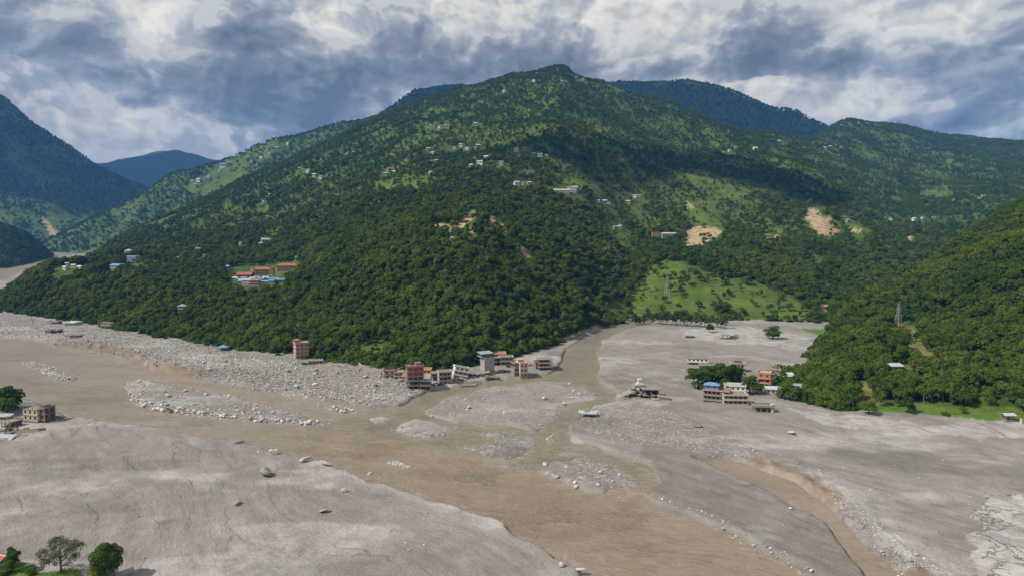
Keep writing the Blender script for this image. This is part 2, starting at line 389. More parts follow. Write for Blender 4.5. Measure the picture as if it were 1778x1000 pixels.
def lookup(key, px, py):
    s = SHEETS[key]; d = (s.px - px) ** 2 + (s.py - py) ** 2
    ok = d < max(9., d.min() * 1.5); i = np.argmin(np.where(ok, s.Y, 1e9)); i = np.unravel_index(i, d.shape)
    return Vector((s.X[i], s.Y[i], s.Z[i]))

def nA(x, y, T):
    env = sm(T, .02, .35) * (1 - .55 * sm(T, .72, .86)); far = sm(y, 800, 1600)
    n = (ridged(x / 520 + .3, y / 700, 4, 3) - .62) * (26 + 62 * far) + (ridged(x / 140, y / 200, 4, 9) - .6) * (9 + 14 * far) + (fbm(x / 45, y / 45, 3, 5) - .5) * 6
    return n * env
A = loft('main', [
    (-260, [(530, None), (524, 900), (518, 960), (524, 1000), (522, 1050), (520, 1100), (520, 1150), (530, 1200)]),
    (0, [(548, None), (530, 820), (512, 920), (514, 980), (512, 1040), (510, 1100), (508, 1150), (525, 1200)]),
    (50, [(553, None), (520, 810), (478, 920), (482, 980), (484, 1050), (488, 1100), (492, 1170), (510, 1240)]),
    (100, [(560, None), (512, 800), (460, 930), (464, 1000), (466, 1080), (470, 1150), (474, 1200), (500, 1260)]),
    (165, [(570, None), (515, 770), (464, 910), (456, 1000), (452, 1150), (450, 1300), (446, 1500), (480, 1600)]),
    (230, [(584, None), (525, 740), (470, 870), (456, 1000), (436, 1180), (418, 1400), (404, 1650), (430, 1800)]),
    (330, [(602, None), (535, 690), (482, 815), (462, 950), (424, 1180), (390, 1450), (356, 1850), (370, 2100)]),
    (450, [(620, None), (545, 640), (494, 770), (476, 880), (414, 1150), (358, 1500), (296, 2050), (300, 2400)]),
    (550, [(634, None), (548, 620), (452, 790), (430, 920), (374, 1150), (312, 1550), (253, 2200), (262, 2600)]),
    (650, [(643, None), (540, 600), (412, 785), (398, 880), (334, 1150), (272, 1650), (208, 2350), (215, 2800)]),
    (740, [(648, None), (530, 590), (392, 770), (378, 860), (312, 1150), (242, 1700), (174, 2450), (185, 2900)]),
    (830, [(640, None), (520, 590), (378, 760), (366, 860), (302, 1150), (227, 1700), (152, 2520), (170, 2950)]),
    (890, [(622, None), (525, 610), (408, 760), (374, 900), (302, 1180), (222, 1720), (136, 2600), (160, 3000)]),
    (930, [(612, None), (530, 630), (428, 765), (382, 930), (304, 1200), (218, 1740), (131, 2630), (160, 3000)]),
    (948, [(606, None), (531, 640), (436, 767), (386, 940), (305, 1210), (217, 1745), (127, 2640), (155, 3000)]),
    (965, [(601, None), (532, 648), (443, 769), (389, 948), (306, 1218), (216, 1750), (121, 2650), (150, 3000)]),
    (982, [(595, None), (532, 660), (448, 775), (392, 960), (307, 1230), (217, 1755), (122, 2650), (150, 3000)]),
    (998, [(589, None), (532, 672), (453, 781), (395, 973), (308, 1242), (218, 1762), (134, 2650), (155, 3000)]),
    (1040, [(572, None), (530, 720), (476, 800), (404, 1020), (312, 1280), (222, 1800), (145, 2650), (165, 3000)]),
    (1100, [(558, None), (525, 760), (484, 850), (412, 1080), (322, 1350), (232, 1850), (167, 2700), (185, 3000)]),
    (1180, [(557, None), (515, 770), (472, 850), (407, 1100), (332, 1400), (252, 1900), (190, 2700), (205, 3000)]),
    (1290, [(558, None), (510, 780), (464, 870), (407, 1100), (332, 1450), (277, 2000), (230, 2750), (240, 3000)]),
    (1400, [(562, None), (515, 780), (470, 880), (402, 1150), (332, 1600), (282, 2150), (240, 2900), (250, 3200)]),
    (1480, [(567, None), (520, 800), (475, 930), (402, 1250), (332, 1750), (272, 2400), (212, 3300), (220, 3700)]),
    (1560, [(572, None), (525, 820), (485, 980), (412, 1300), (342, 1800), (282, 2500), (218, 3400), (226, 3800)]),
    (1640, [(576, None), (530, 820), (490, 980), (412, 1300), (346, 1800), (290, 2500), (238, 3450), (246, 3800)]),
    (1778, [(580, None), (530, 820), (490, 980), (412, 1300), (346, 1800), (292, 2500), (248, 3500), (256, 3800)]),
    (2050, [(590, None), (535, 820), (495, 980), (415, 1300), (350, 1800), (300, 2500), (262, 3500), (270, 3800)])], 620, 300, nA)
def nB(x, y, T): return ((ridged(x / 130, y / 130, 3, 21) - .6) * 16 + (fbm(x / 30, y / 30, 3, 25) - .5) * 5) * sm(T, .12, .35) * (1 - .5 * sm(T, .7, .85))
Bs = loft('right', [
    (1335, [(668, None), (666, 430), (664, 445), (662, 460), (662, 475), (672, 500)]),
    (1400, [(704, None), (676, 410), (652, 440), (645, 470), (632, 520), (645, 560)]),
    (1460, [(717, None), (665, 400), (625, 450), (612, 490), (562, 590), (575, 650)]),
    (1530, [(724, None), (660, 390), (592, 455), (584, 510), (516, 640), (525, 700)]),
    (1600, [(731, None), (665, 380), (596, 445), (574, 510), (482, 680), (490, 740)]),
    (1680, [(738, None), (668, 370), (592, 435), (552, 510), (420, 700), (430, 770)]),
    (1778, [(748, None), (672, 360), (590, 425), (522, 510), (358, 720), (370, 800)]),
    (1950, [(765, None), (670, 350), (575, 415), (490, 510), (270, 740), (285, 820)]),
    (2200, [(785, None), (665, 345), (560, 410), (450, 510), (190, 760), (205, 840)])], 240, 150, nB)
def nfar(a, w, seed):
    return lambda x, y, T: ((ridged(x / w, y / w, 5, seed) - .6) * a + (fbm(x / w * 4, y / w * 4, 3, seed + 3) - .5) * a * .35) * sm(T, 0, .3) * (1 - .6 * sm(T, .6, .8))
loft('shoulder', [
    (60, [(436, 2650), (434, 2700), (432, 2750), (445, 2900)]),
    (95, [(438, 2550), (430, 2650), (417, 2800), (430, 3000)]),
    (150, [(440, 2450), (418, 2600), (387, 2850), (400, 3100)]),
    (250, [(438, 2450), (392, 2700), (341, 3000), (352, 3300)]),
    (300, [(425, 2450), (365, 2750), (310, 3050), (320, 3400)]),
    (380, [(390, 2450), (335, 2780), (287, 3100), (300, 3400)]),
    (450, [(360, 2500), (305, 2800), (259, 3150), (270, 3500)]),
    (560, [(320, 2600), (270, 2900), (224, 3200), (235, 3500)]),
    (640, [(280, 2700), (240, 2950), (208, 3250), (220, 3500)]),
    (760, [(250, 2800), (220, 3000), (185, 3300), (200, 3500)])], 200, 90, nfar(60, 420, 31))
loft('leftnear', [
    (-420, [(490, None), (400, 1650), (310, 2000), (330, 2300)]),
    (0, [(467, None), (432, 1800), (394, 2050), (410, 2300)]),
    (40, [(461, None), (434, 1900), (405, 2100), (420, 2300)]),
    (70, [(453, None), (441, 2050), (427, 2200), (435, 2350)]),
    (92, [(448, None), (447, 2200), (446, 2250), (452, 2400)])], 110, 50, nfar(14, 160, 41))
loft('leftfar', [
    (-420, [(427, 3050), (340, 3500), (330, 3800), (130, 5000), (140, 5600)]),
    (0, [(427, 3050), (338, 3500), (330, 3800), (165, 5000), (178, 5500)]),
    (30, [(427, 3060), (340, 3500), (333, 3800), (186, 5000), (198, 5500)]),
    (60, [(428, 3080), (346, 3480), (340, 3800), (214, 4980), (225, 5500)]),
    (110, [(430, 3100), (364, 3450), (354, 3800), (256, 4950), (268, 5400)]),
    (180, [(432, 3150), (398, 3400), (374, 3800), (296, 4900), (308, 5300)]),
    (250, [(434, 3200), (425, 3420), (404, 3800), (324, 4850), (335, 5200)]),
    (340, [(436, 3250), (432, 3450), (430, 3800), (380, 4800), (390, 5100)])], 170, 110, nfar(150, 900, 51))
loft('backleft', [
    (-100, [(430, 7000), (330, 7600), (290, 8000), (300, 8600)]), (120, [(430, 7000), (340, 7600), (295, 8000), (300, 8600)]), (215, [(430, 7000), (330, 7600), (280, 8000), (288, 8600)]),
    (300, [(430, 7000), (330, 7600), (262, 8000), (270, 8600)]), (350, [(430, 7000), (330, 7600), (272, 8000), (280, 8600)]), (420, [(430, 7000), (330, 7600), (285, 8000), (290, 8600)]), (520, [(430, 7000), (340, 7600), (300, 8000), (305, 8600)])], 120, 50, nfar(220, 1200, 61))
loft('backridge', [
    (480, [(300, 4000), (275, 4300), (252, 4600), (262, 5000)]), (560, [(300, 4000), (265, 4300), (234, 4600), (245, 5000)]), (640, [(290, 4000), (245, 4300), (206, 4600), (215, 5000)]),
    (680, [(285, 4000), (230, 4300), (186, 4600), (195, 5000)]), (725, [(280, 4000), (215, 4300), (158, 4600), (165, 5000)]), (800, [(280, 4000), (205, 4300), (149, 4600), (155, 5000)]),
    (880, [(280, 4000), (205, 4300), (150, 4600), (155, 5000)]), (1000, [(280, 4000), (210, 4400), (150, 4800), (155, 5200)]), (1080, [(280, 4000), (210, 4400), (143, 4800), (150, 5200)]),
    (1160, [(280, 4000), (215, 4400), (146, 4800), (152, 5200)]), (1250, [(280, 4000), (225, 4400), (153, 4800), (160, 5200)]), (1290, [(285, 4000), (230, 4400), (165, 4800), (175, 5200)]),
    (1340, [(290, 4000), (240, 4400), (188, 4800), (198, 5200)]), (1390, [(295, 4000), (255, 4400), (206, 4800), (215, 5200)]), (1430, [(300, 4000), (265, 4400), (218, 4800), (228, 5200)]), (1560, [(310, 4000), (280, 4400), (245, 4800), (255, 5200)])], 300, 70, nfar(110, 800, 71))

# fields, meadows and bare scars on the hills (picture outlines dropped onto the slopes)
FIELDS = {'main': [
    [(1072, 556), (1098, 510), (1118, 470), (1150, 448), (1195, 462), (1262, 480), (1330, 502), (1392, 528), (1425, 556), (1300, 562)],
    [(1030, 378), (1078, 384), (1105, 440), (1092, 452), (1060, 420)], [(1185, 302), (1218, 300), (1292, 342), (1276, 352), (1235, 346), (1205, 325)], [(1180, 345), (1240, 352), (1265, 395), (1230, 398), (1190, 375)],
    [(248, 388), (300, 376), (312, 380), (270, 394), (252, 396)], [(205, 458), (285, 448), (290, 465), (215, 476)], [(1050, 146), (1085, 152), (1095, 165), (1060, 166)],
    
    [(1040, 536), (1075, 520), (1090, 552), (1050, 562)], [(600, 610), (660, 598), (690, 612), (660, 642), (612, 635)], [(1590, 320), (1660, 330), (1650, 350), (1600, 345)], [(1310, 400), (1380, 392), (1450, 398), (1400, 408)],
    [(640, 320), (760, 305), (770, 322), (660, 338)], [(960, 310), (1050, 320), (1040, 335), (970, 328)], [(1395, 440), (1440, 446), (1430, 462), (1400, 456)]],
    'shoulder': [[(340, 325), (420, 298), (432, 306), (370, 345), (345, 345)], [(118, 436), (165, 434), (165, 442), (118, 444)], [(190, 372), (225, 355), (235, 362), (205, 380)]],
    'right': [[(1440, 722), (1490, 698), (1600, 700), (1790, 706), (2100, 730), (2100, 800), (1600, 760)], [(1552, 556), (1588, 566), (1612, 600), (1630, 640), (1600, 640), (1572, 646), (1564, 610)], [(1485, 660), (1515, 665), (1510, 712), (1480, 705)]], 'leftfar': []}
SCARS = {'main': [[(1186, 420), (1192, 402), (1212, 392), (1238, 394), (1256, 404), (1242, 414), (1212, 430), (1196, 436)], [(1398, 378), (1406, 362), (1420, 362), (1428, 376), (1444, 380), (1462, 402), (1440, 412), (1418, 408)], [(815, 398), (826, 394), (822, 420), (812, 418)], [(840, 372), (852, 374), (866, 388), (858, 392)], [(1190, 350), (1200, 352), (1204, 362), (1194, 360)],
    [(792, 388), (806, 374), (824, 364), (832, 372), (822, 380), (806, 392), (802, 400), (790, 402)], [(742, 390), (790, 390), (786, 397), (764, 396)], [(772, 396), (780, 398), (788, 416), (782, 418)], [(1422, 524), (1440, 528), (1436, 540), (1424, 534)],
    [(868, 388), (876, 390), (882, 410), (876, 410)], [(900, 428), (908, 426), (922, 446), (914, 448)], [(1570, 412), (1586, 408), (1580, 420)], [(975, 588), (1010, 574), (1042, 562), (1050, 572), (1010, 588), (985, 598)], [(1480, 398), (1500, 400), (1495, 405), (1478, 405)]],
    'leftfar': [[(66, 374), (72, 374), (98, 400), (102, 412), (92, 412)]], 'right': []}
HKEYS = {'main': 'main_hill', 'right': 'right_hill', 'shoulder': 'hill_shoulder', 'leftnear': 'river_hill', 'leftfar': 'shaded_mountain', 'backleft': 'distant_mountain', 'backridge': 'cloud_ridge'}
for key, nm in HKEYS.items():
    s = SHEETS[key]; jx = (fbm(s.X / 22, s.Y / 22, 3, 81) - .5) * 26; jy = (fbm(s.X / 22, s.Y / 22, 3, 91) - .5) * 14
    fd = np.zeros(s.X.shape); scr = np.zeros(s.X.shape)
    for p in FIELDS.get(key, []): fd = np.maximum(fd, inpoly(s.px + jx, s.py + jy, p))
    for p in SCARS.get(key, []): scr = np.maximum(scr, inpoly(s.px + jx * .35, s.py + jy * .35, p))
    clr = scr.copy()
    for p in SCARS.get(key, []):
        for dy_ in (5, 10, 15): clr = np.maximum(clr, inpoly(s.px + jx * .35, s.py + jy * .35 - dy_, p) * .9)
    s.clr = clr
    if key == 'main':                                                   # scattered small fields among the trees of the cultivated upper slopes
        cul = .5 * fbm(s.X / 70, s.Y / 110, 4, 101) + .5 * fbm(s.X / 24, s.Y / 40, 3, 103); reg = sm(s.Y, 950, 1200) * (.6 + .8 * fbm(s.X / 500, s.Y / 500, 2, 111))
        fd = np.maximum(fd, sm(cul * reg, .465, .59) * .72)
    if key in ('shoulder', 'leftfar'): fd = np.maximum(fd, sm(fbm(s.X / 120, s.Y / 160, 4, 121), .53, .66) * .7)
    if key == 'main':                                                   # grassy, patchy face of the spur
        sp_ = inpoly(s.px + jx, s.py + jy, [(770, 400), (822, 372), (860, 376), (905, 415), (950, 470), (1010, 545), (985, 555), (920, 510), (870, 465), (820, 440), (785, 425)])
        fd = np.maximum(fd, sp_ * np.clip(.35 + 1.6 * (fbm(s.X / 9, s.Y / 30, 3, 107) - .4), 0, .95))
    s.fd, s.sc = fd, scr
    o = link(nm, gridmesh(nm, s.X, s.Y, s.Z, {'field': fd, 'scar': scr, 'dry': (inpoly(s.px, s.py, [(1480, 540), (1660, 540), (1680, 690), (1480, 705)]) * 1. if key == 'right' else np.zeros(s.X.shape))}), None, M_HILL); put(o, kind='structure')

# ------------------------------------------------------------------ valley floor: silt flats cut by the river's channels
W_MAIN = [(-700, 560), (-300, 575), (0, 586), (60, 593), (110, 601), (170, 609), (215, 619), (236, 632), (262, 643), (330, 656), (400, 671), (480, 686), (560, 698), (640, 709), (690, 706), (730, 690), (770, 676), (830, 664), (900, 660), (958, 650),
          (975, 630), (985, 605), (1010, 588), (1045, 570), (1075, 560), (1130, 556), (1135, 562), (1085, 572), (1045, 592), (1036, 612), (1040, 630), (1032, 655), (1045, 672), (1064, 684), (1062, 696), (1030, 704), (1000, 722), (985, 742), (982, 752), (994, 768),
          (1012, 773), (1034, 778), (1078, 797), (1122, 812), (1134, 840), (1104, 851), (1120, 867), (1150, 882), (1200, 897), (1245, 912), (1290, 935), (1315, 958), (1370, 980), (1420, 1003), (1500, 1040), (1600, 1120), (1600, 1400), (1250, 1400), (1130, 1100),
          (1015, 995), (960, 966), (905, 940), (890, 925), (880, 912), (800, 880), (740, 862), (660, 838), (630, 828), (560, 804), (500, 788), (420, 768), (330, 752), (290, 745), (200, 731), (130, 722), (100, 716), (70, 700), (30, 684), (0, 670), (-200, 640), (-700, 620)]
W_FAR = [(-300, 520), (-60, 502), (10, 486), (40, 470), (70, 456), (100, 446), (160, 440), (160, 434), (90, 434), (92, 442), (50, 458), (0, 466), (-300, 480)]
W_STRIP = [(1215, 796), (1260, 797), (1310, 808), (1380, 838), (1425, 868), (1455, 900), (1500, 945), (1545, 985), (1580, 1030), (1600, 1060), (1530, 1060), (1515, 1000), (1470, 940), (1420, 895), (1360, 862), (1290, 826), (1245, 806)]
ISLES = [[(728, 712), (775, 690), (850, 672), (930, 664), (990, 661), (1030, 680), (1044, 690), (1020, 698), (985, 706), (970, 722), (955, 744), (930, 752), (880, 742), (800, 736), (745, 724)],
         [(682, 748), (700, 734), (735, 727), (775, 738), (800, 746), (790, 756), (760, 762), (715, 760)], [(800, 776), (838, 772), (880, 762), (926, 756), (934, 772), (924, 790), (884, 798), (846, 792)], [(944, 762), (962, 752), (970, 758), (955, 772)],
         [(922, 818), (945, 806), (967, 796), (990, 800), (1000, 794), (1018, 790), (1048, 800), (1085, 818), (1112, 838), (1108, 845), (1068, 846), (1056, 859), (1020, 853), (996, 846), (978, 834), (960, 829)],
         [(1070, 856), (1085, 852), (1098, 864), (1078, 866)], [(214, 662), (250, 658), (330, 672), (410, 688), (470, 704), (560, 726), (582, 738), (540, 736), (430, 730), (330, 720), (270, 712), (230, 698), (215, 680)],
         [(545, 704), (600, 706), (620, 716), (585, 716)], [(35, 630), (60, 627), (100, 640), (135, 660), (120, 664), (70, 648)], [(672, 803), (690, 800), (716, 812), (690, 808)],
         [(818, 750), (860, 752), (905, 754), (880, 760), (840, 762)], [(960, 782), (985, 776), (1020, 783), (1050, 796), (1020, 788), (985, 792), (966, 792)], [(868, 804), (905, 797), (932, 796), (922, 808), (890, 812)], [(640, 724), (668, 720), (692, 726), (684, 734), (652, 736)], [(940, 782), (955, 776), (968, 782), (950, 790)]]
def toground(poly): return [tuple(fl(px, py)[:2]) for px, py in poly]
NC, rows = 1130, np.concatenate([np.linspace(1180, 1010, 30), np.linspace(1007, 560, 226), np.linspace(558, 428, 78)])
Yg = fdepth(rows)[:, None] * np.ones((1, NC)); Qg = np.linspace(-.98, .98, NC)[None, :] * np.ones((len(rows), 1)); Xg = Qg * Yg
wj = (fbm(Xg / 9, Yg / 9, 4, 131) - .5)
XJ, YJ = Xg + wj * 3 + (fbm(Xg / 28, Yg / 28, 3, 133) - .5) * 8, Yg + (fbm(Xg / 9, Yg / 9, 4, 141) - .5) * 3 + (fbm(Xg / 28, Yg / 28, 3, 143) - .5) * 8
def sdf(polys, X=None, Y=None):
    X = XJ if X is None else X; Y = YJ if Y is None else Y; r = np.full(X.shape, -1e9)
    for p in polys:
        g = toground(p); d = segdist(X, Y, g); r = np.maximum(r, np.where(inpoly(X, Y, g), d, -d))
    return r
dw_ = np.maximum(sdf([W_MAIN]), sdf([W_FAR])); di = sdf(ISLES) + 2.2; ds = sdf([W_STRIP])
water = np.maximum(np.minimum(dw_, -di), ds)                        # >0 inside water
pxg, pyg = project(Xg, Yg, B(Yg))
def near(poly, wid, closed=False): return np.exp(-(segdist(Xg, Yg, toground(poly), closed) / wid) ** 2)
cliffL = near([(100, 603), (170, 608), (215, 616), (236, 628), (262, 640), (330, 652)], 14)
cliffR = near([(1305, 800), (1340, 812), (1380, 826), (1430, 850), (1440, 870), (1470, 895), (1500, 930), (1550, 975), (1590, 1010)], 9)
bank = near([(735, 862), (800, 880), (880, 914), (905, 938), (960, 964), (1020, 994)], 5) + near([(1150, 882), (1245, 911), (1290, 934), (1315, 957), (1370, 978), (1430, 1003)], 5)
isl = sm(di, 0, 6); iw = np.where(di > -3, 1., 0.)
land = sm(-water / (1 + 1.6 * iw), -.5, 2.6)
Hl = (1.3 + cliffL * 2.6 + cliffR * .9 + bank * .5) * (1 - .5 * isl)
farbank = inpoly(pxg + wj * 30, pyg, [(-400, 520), (0, 544), (200, 572), (400, 606), (640, 640), (760, 670), (735, 692), (690, 706), (640, 709), (480, 686), (330, 656), (236, 632), (170, 609), (0, 586), (-400, 570)]).astype(float)
und = (fbm(Xg / 40, Yg / 40, 4, 151) - .5) * 1.5 + (fbm(Xg / 7, Yg / 7, 3, 161) - .5) * .7 + farbank * ((ridged(Xg / 10, Yg / 10, 3, 171) - .5) * 1.1 + sm(-water, 0, 45) * 2.)
rill = cliffL * (ridged(Xg / 5, Yg / 14, 2, 175) - .5) * 2 + cliffR * (ridged(Xg / 5, Yg / 5, 2, 176) - .5) * 1.6
Zg = B(Yg) + np.where(land > 0, land * (Hl + und + rill), 0) - (1 - land) * 1.6
# flow coordinates: lines of the debris flow run down valley to the lower right
ang = R(-38) + (fbm(Xg / 160, Yg / 160, 3, 181) - .5) * 1.3
a0 = R(-52); fx = Xg * math.sin(-a0) + Yg * math.cos(a0) + (fbm(Xg / 110, Yg / 110, 2, 185) - .5) * 40; fa = Xg * math.cos(a0) + Yg * math.sin(a0)
rockp = [[(960, 720), (1060, 700), (1150, 715), (1230, 745), (1320, 790), (1300, 800), (1180, 780), (1060, 768), (1000, 745)]]
rk = np.maximum(farbank * .9, 0)
for p in ISLES[1:7]: rk = np.maximum(rk, inpoly(pxg, pyg, p) * .9 * sm(fbm(Xg / 14, Yg / 14, 3, 411), .35, .6))
rk = np.maximum(rk, inpoly(pxg, pyg, ISLES[0]) * .35); rk = np.maximum(rk, inpoly(pxg + wj * 40, pyg + wj * 20, rockp[0]) * .7)
pal = near([(1300, 815), (1400, 840), (1480, 890), (1530, 940), (1600, 1000)], 11) * .8 + near([(560, 804), (640, 832), (740, 862), (880, 914)], 7) * .7
pal = np.maximum(pal, inpoly(pxg + wj * 60, pyg + wj * 50, [(1690, 900), (1720, 865), (1800, 850), (2000, 900), (2000, 1080), (1720, 1040), (1680, 960)]) * .9)
pal = np.maximum(pal, inpoly(pxg + wj * 40, pyg + wj * 10, [(1180, 572), (1300, 570), (1420, 590), (1390, 604), (1260, 600), (1190, 588)]) * .55)
pal = np.maximum(pal, inpoly(pxg + wj * 50, pyg + wj * 20, [(1370, 715), (1450, 722), (1600, 742), (1800, 752), (1800, 768), (1600, 758), (1440, 745)]) * .6)
pal = np.maximum(pal, sm(fbm(Xg / 60, Yg / 25, 4, 191), .56, .70) * .45)
crk = inpoly(pxg + wj * 40, pyg, [(1690, 890), (1720, 865), (2000, 850), (2000, 1080), (1700, 1040)]) * 1.
wetp = inpoly(pxg + wj * 30, pyg + wj * 12, [(1110, 775), (1210, 790), (1300, 830), (1400, 880), (1470, 945), (1515, 1000), (1560, 1080), (1440, 1020), (1320, 962), (1245, 914), (1150, 880), (1120, 850), (1130, 830), (1110, 800)]) * .62
wetp = wetp * (.2 + .5 * fbm(Xg / 25, Yg / 12, 4, 197))
wet = np.maximum(wetp, np.exp(-(np.maximum(0, -water) / 1.6) ** 2) * .85 * (ds < 0)); wet = np.maximum(wet, sm(fbm(Xg / 50, Yg / 22, 4, 195), .6, .75) * .4)
wet = np.maximum(wet, np.exp(-(np.maximum(0, -ds - 1) / 5.) ** 2) * (.3 + .5 * fbm(Xg / 9, Yg / 9, 3, 421)))
soil = np.clip(cliffL * sm(-water, -1, 1.5) * (1 - sm(-water, 4, 9)) * .7 + cliffR * sm(-water, 0, 2) * (1 - sm(-water, 5, 10)) * sm(fbm(Xg / 12, Yg / 12, 3, 199), .35, .6) * .8, 0, 1)
grs = np.zeros(Xg.shape)
for p in ([(1430, 716), (1560, 720), (1800, 742), (2100, 770), (2100, 720), (1500, 690)], [(-300, 960), (-20, 985), (60, 991), (68, 1010), (95, 1003), (120, 995), (140, 1000), (150, 1100), (-300, 1300)], [(1390, 573), (1440, 574), (1475, 582), (1440, 588), (1400, 578)]):
    grs = np.maximum(grs, inpoly(pxg + wj * 12, pyg + wj * 5, p))
Zg = Zg + grs * .5
gm = gridmesh('valley_floor', Xg, Yg, Zg, {'flow': fx, 'along': fa, 'rock': rk, 'pale': np.clip(pal, 0, 1), 'wet': np.clip(wet, 0, 1), 'soil': soil, 'grass': grs, 'crack': crk})
put(link('valley_floor', gm, None, M_MUD), kind='structure')
# water sheet
yw = fdepth(np.concatenate([np.linspace(1180, 560, 330), np.linspace(556, 428, 60)])); qw = np.linspace(-.98, .98, 640)
Yw = yw[:, None] * np.ones((1, 640)); Xw = qw[None, :] * Yw; pxw, pyw = project(Xw, Yw, B(Yw))
def nearw(px, py, wx, wy): return np.exp(-((pxw - px) / wx) ** 2 - ((pyw - py) / wy) ** 2)
rap = sum(nearw(*a) for a in [(330, 740, 40, 10), (130, 690, 90, 16), (240, 640, 60, 10), (650, 735, 40, 18), (820, 828, 70, 12), (890, 835, 60, 14), (960, 905, 50, 12), (1090, 890, 60, 14), (980, 800, 80, 16), (1010, 920, 90, 16), (230, 690, 50, 22), (620, 770, 110, 14), (760, 720, 60, 12)])
trib = np.maximum(sm(pxw, 640, 760) * (1 - sm(pxw, 1080, 1180)) * (1 - sm(pyw - (pxw - 640) * .18, 735, 770)), inpoly(pxw, pyw, [(930, 540), (1150, 540), (1150, 830), (960, 790), (930, 760), (640, 745), (640, 700), (930, 640)]) * 1.)
shd = np.minimum(np.abs(sdf(ISLES, Xw, Yw)), np.abs(sdf([W_MAIN], Xw, Yw)))
wm = gridmesh('river', Xw, Yw, B(Yw), {'rapid': np.clip(rap * .75 * sm(fbm(Xw / 14, Yw / 9, 3, 401), .35, .62), 0, 1), 'trib': trib, 'shore': np.exp(-(shd / 4.) ** 2)})
put(link('river', wm, None, M_WATER), kind='structure')
# ground far beyond and below the hills
tm = MB().poly([(-9000, -400, -12), (9000, -400, -12), (9000, 9500, -12), (-9000, 9500, -12)], [(0, 1, 2, 3)]).mesh('terrain', M_HILL)
put(link('terrain', tm), kind='structure')
_fq, _fy = Qg[0], Yg[:, 0]
def gz(x, y):                                                        # height of the valley floor at a point
    i = np.searchsorted(_fy, y) if _fy[0] < _fy[-1] else len(_fy) - np.searchsorted(_fy[::-1], y)
    i = int(np.clip(i, 1, len(_fy) - 1)); j = int(np.clip(np.searchsorted(_fq, x / y), 1, NC - 1))
    return float(max(Zg[i, j], Zg[i - 1, j - 1]))
def wat(x, y):
    i = int(np.clip(len(_fy) - np.searchsorted(_fy[::-1], y) if _fy[0] > _fy[-1] else np.searchsorted(_fy, y), 1, len(_fy) - 1)); j = int(np.clip(np.searchsorted(_fq, x / y), 1, NC - 1)); return water[i, j]
def on(px, py, dz=0):
    p = fl(px, py); z = gz(p.x, p.y)
    for _ in range(2):                                               # settle on the raised silt, keeping the picture position
        e = V2E(py); y = (z - CAMH) / e if e < -.02 else p.y
        p = Vector((qof(px, py) * y, y, z)); z = gz(p.x, p.y)
    return Vector((p.x, p.y, z + dz))

# ------------------------------------------------------------------ clouds above the frame that shade parts of the slopes
M_CLOUD, t, o = mat('cloud')
cd = t.add('ShaderNodeBsdfDiffuse'); cd.inputs[0].default_value = (.9, .9, .9, 1); t.l.new(cd.outputs[0], o.inputs[0])
def cloud(label, key, poly, zc=2900., pad=1.):
    ts = [lookup(key, *p) for p in poly]
    f = [p + SUNV * ((zc - p.z) / SUNV.z) for p in ts]; cx = sum((p.x for p in f)) / len(f); cy = sum((p.y for p in f)) / len(f)
    # dense outline with a ragged edge, bulged above and flat below
    out = []
    for i in range(len(f)):
        a, b = f[i], f[(i + 1) % len(f)]
        for k in range(10): out.append(a.lerp(b, k / 10))
    v, fc = [], []; n = len(out)
    for k, (s, h) in enumerate(((1, 0), (1.02, 25), (.8, 90), (.5, 130), (.2, 150), (.8, -10), (.3, -15))):
        for i, p in enumerate(out):
            w = 1 + (float(fbm(np.array(p.x / 45.), np.array(p.y / 45.), 3, 7)) - .5) * .5 * (s > .6)
            v.append((cx + (p.x - cx) * s * w * pad, cy + (p.y - cy) * s * w * pad, zc + h + 30 * random.random() * (h > 30)))
    def ring(a, b):
        for i in range(n): fc.append((a * n + i, a * n + (i + 1) % n, b * n + (i + 1) % n, b * n + i))
    for a, b in ((0, 1), (1, 2), (2, 3), (3, 4), (5, 0), (6, 5)): ring(a, b)
    fc.append(tuple(4 * n + i for i in range(n))); fc.append(tuple(6 * n + i for i in range(n))[::-1])
    me = bpy.data.meshes.new('cloud'); me.from_pydata(v, [], fc); me.update()
    put(link('cloud', me, None, M_CLOUD), label, kind='stuff')
cloud('cloud whose shadow lies across the upper main hill', 'main', [(800, 268), (880, 246), (960, 236), (1040, 238), (1110, 254), (1165, 266), (1185, 290), (1100, 302), (1010, 298), (960, 276), (900, 276)])
cloud('cloud shading the gully right of the main hill', 'main', [(1190, 290), (1250, 272), (1330, 288), (1400, 318), (1440, 345), (1400, 352), (1330, 330), (1260, 312)])
cloud('cloud bank shading the blue ridge behind the summit', 'backridge', [(480, 300), (480, 250), (640, 206), (800, 150), (1000, 150), (1160, 148), (1290, 168), (1560, 248), (1560, 305), (1290, 280), (800, 275)], 3600, 1.06)
cloud('cloud bank shading the dark mountain on the left', 'leftfar', [(-300, 328), (-300, 140), (0, 170), (110, 258), (250, 326), (320, 372), (240, 402), (110, 352)], 3600, 1.04)
cloud('cloud shading the farthest mountain up the valley', 'backleft', [(-80, 420), (-80, 300), (215, 266), (300, 250), (350, 265), (500, 302), (500, 420)], 4200, 1.1)

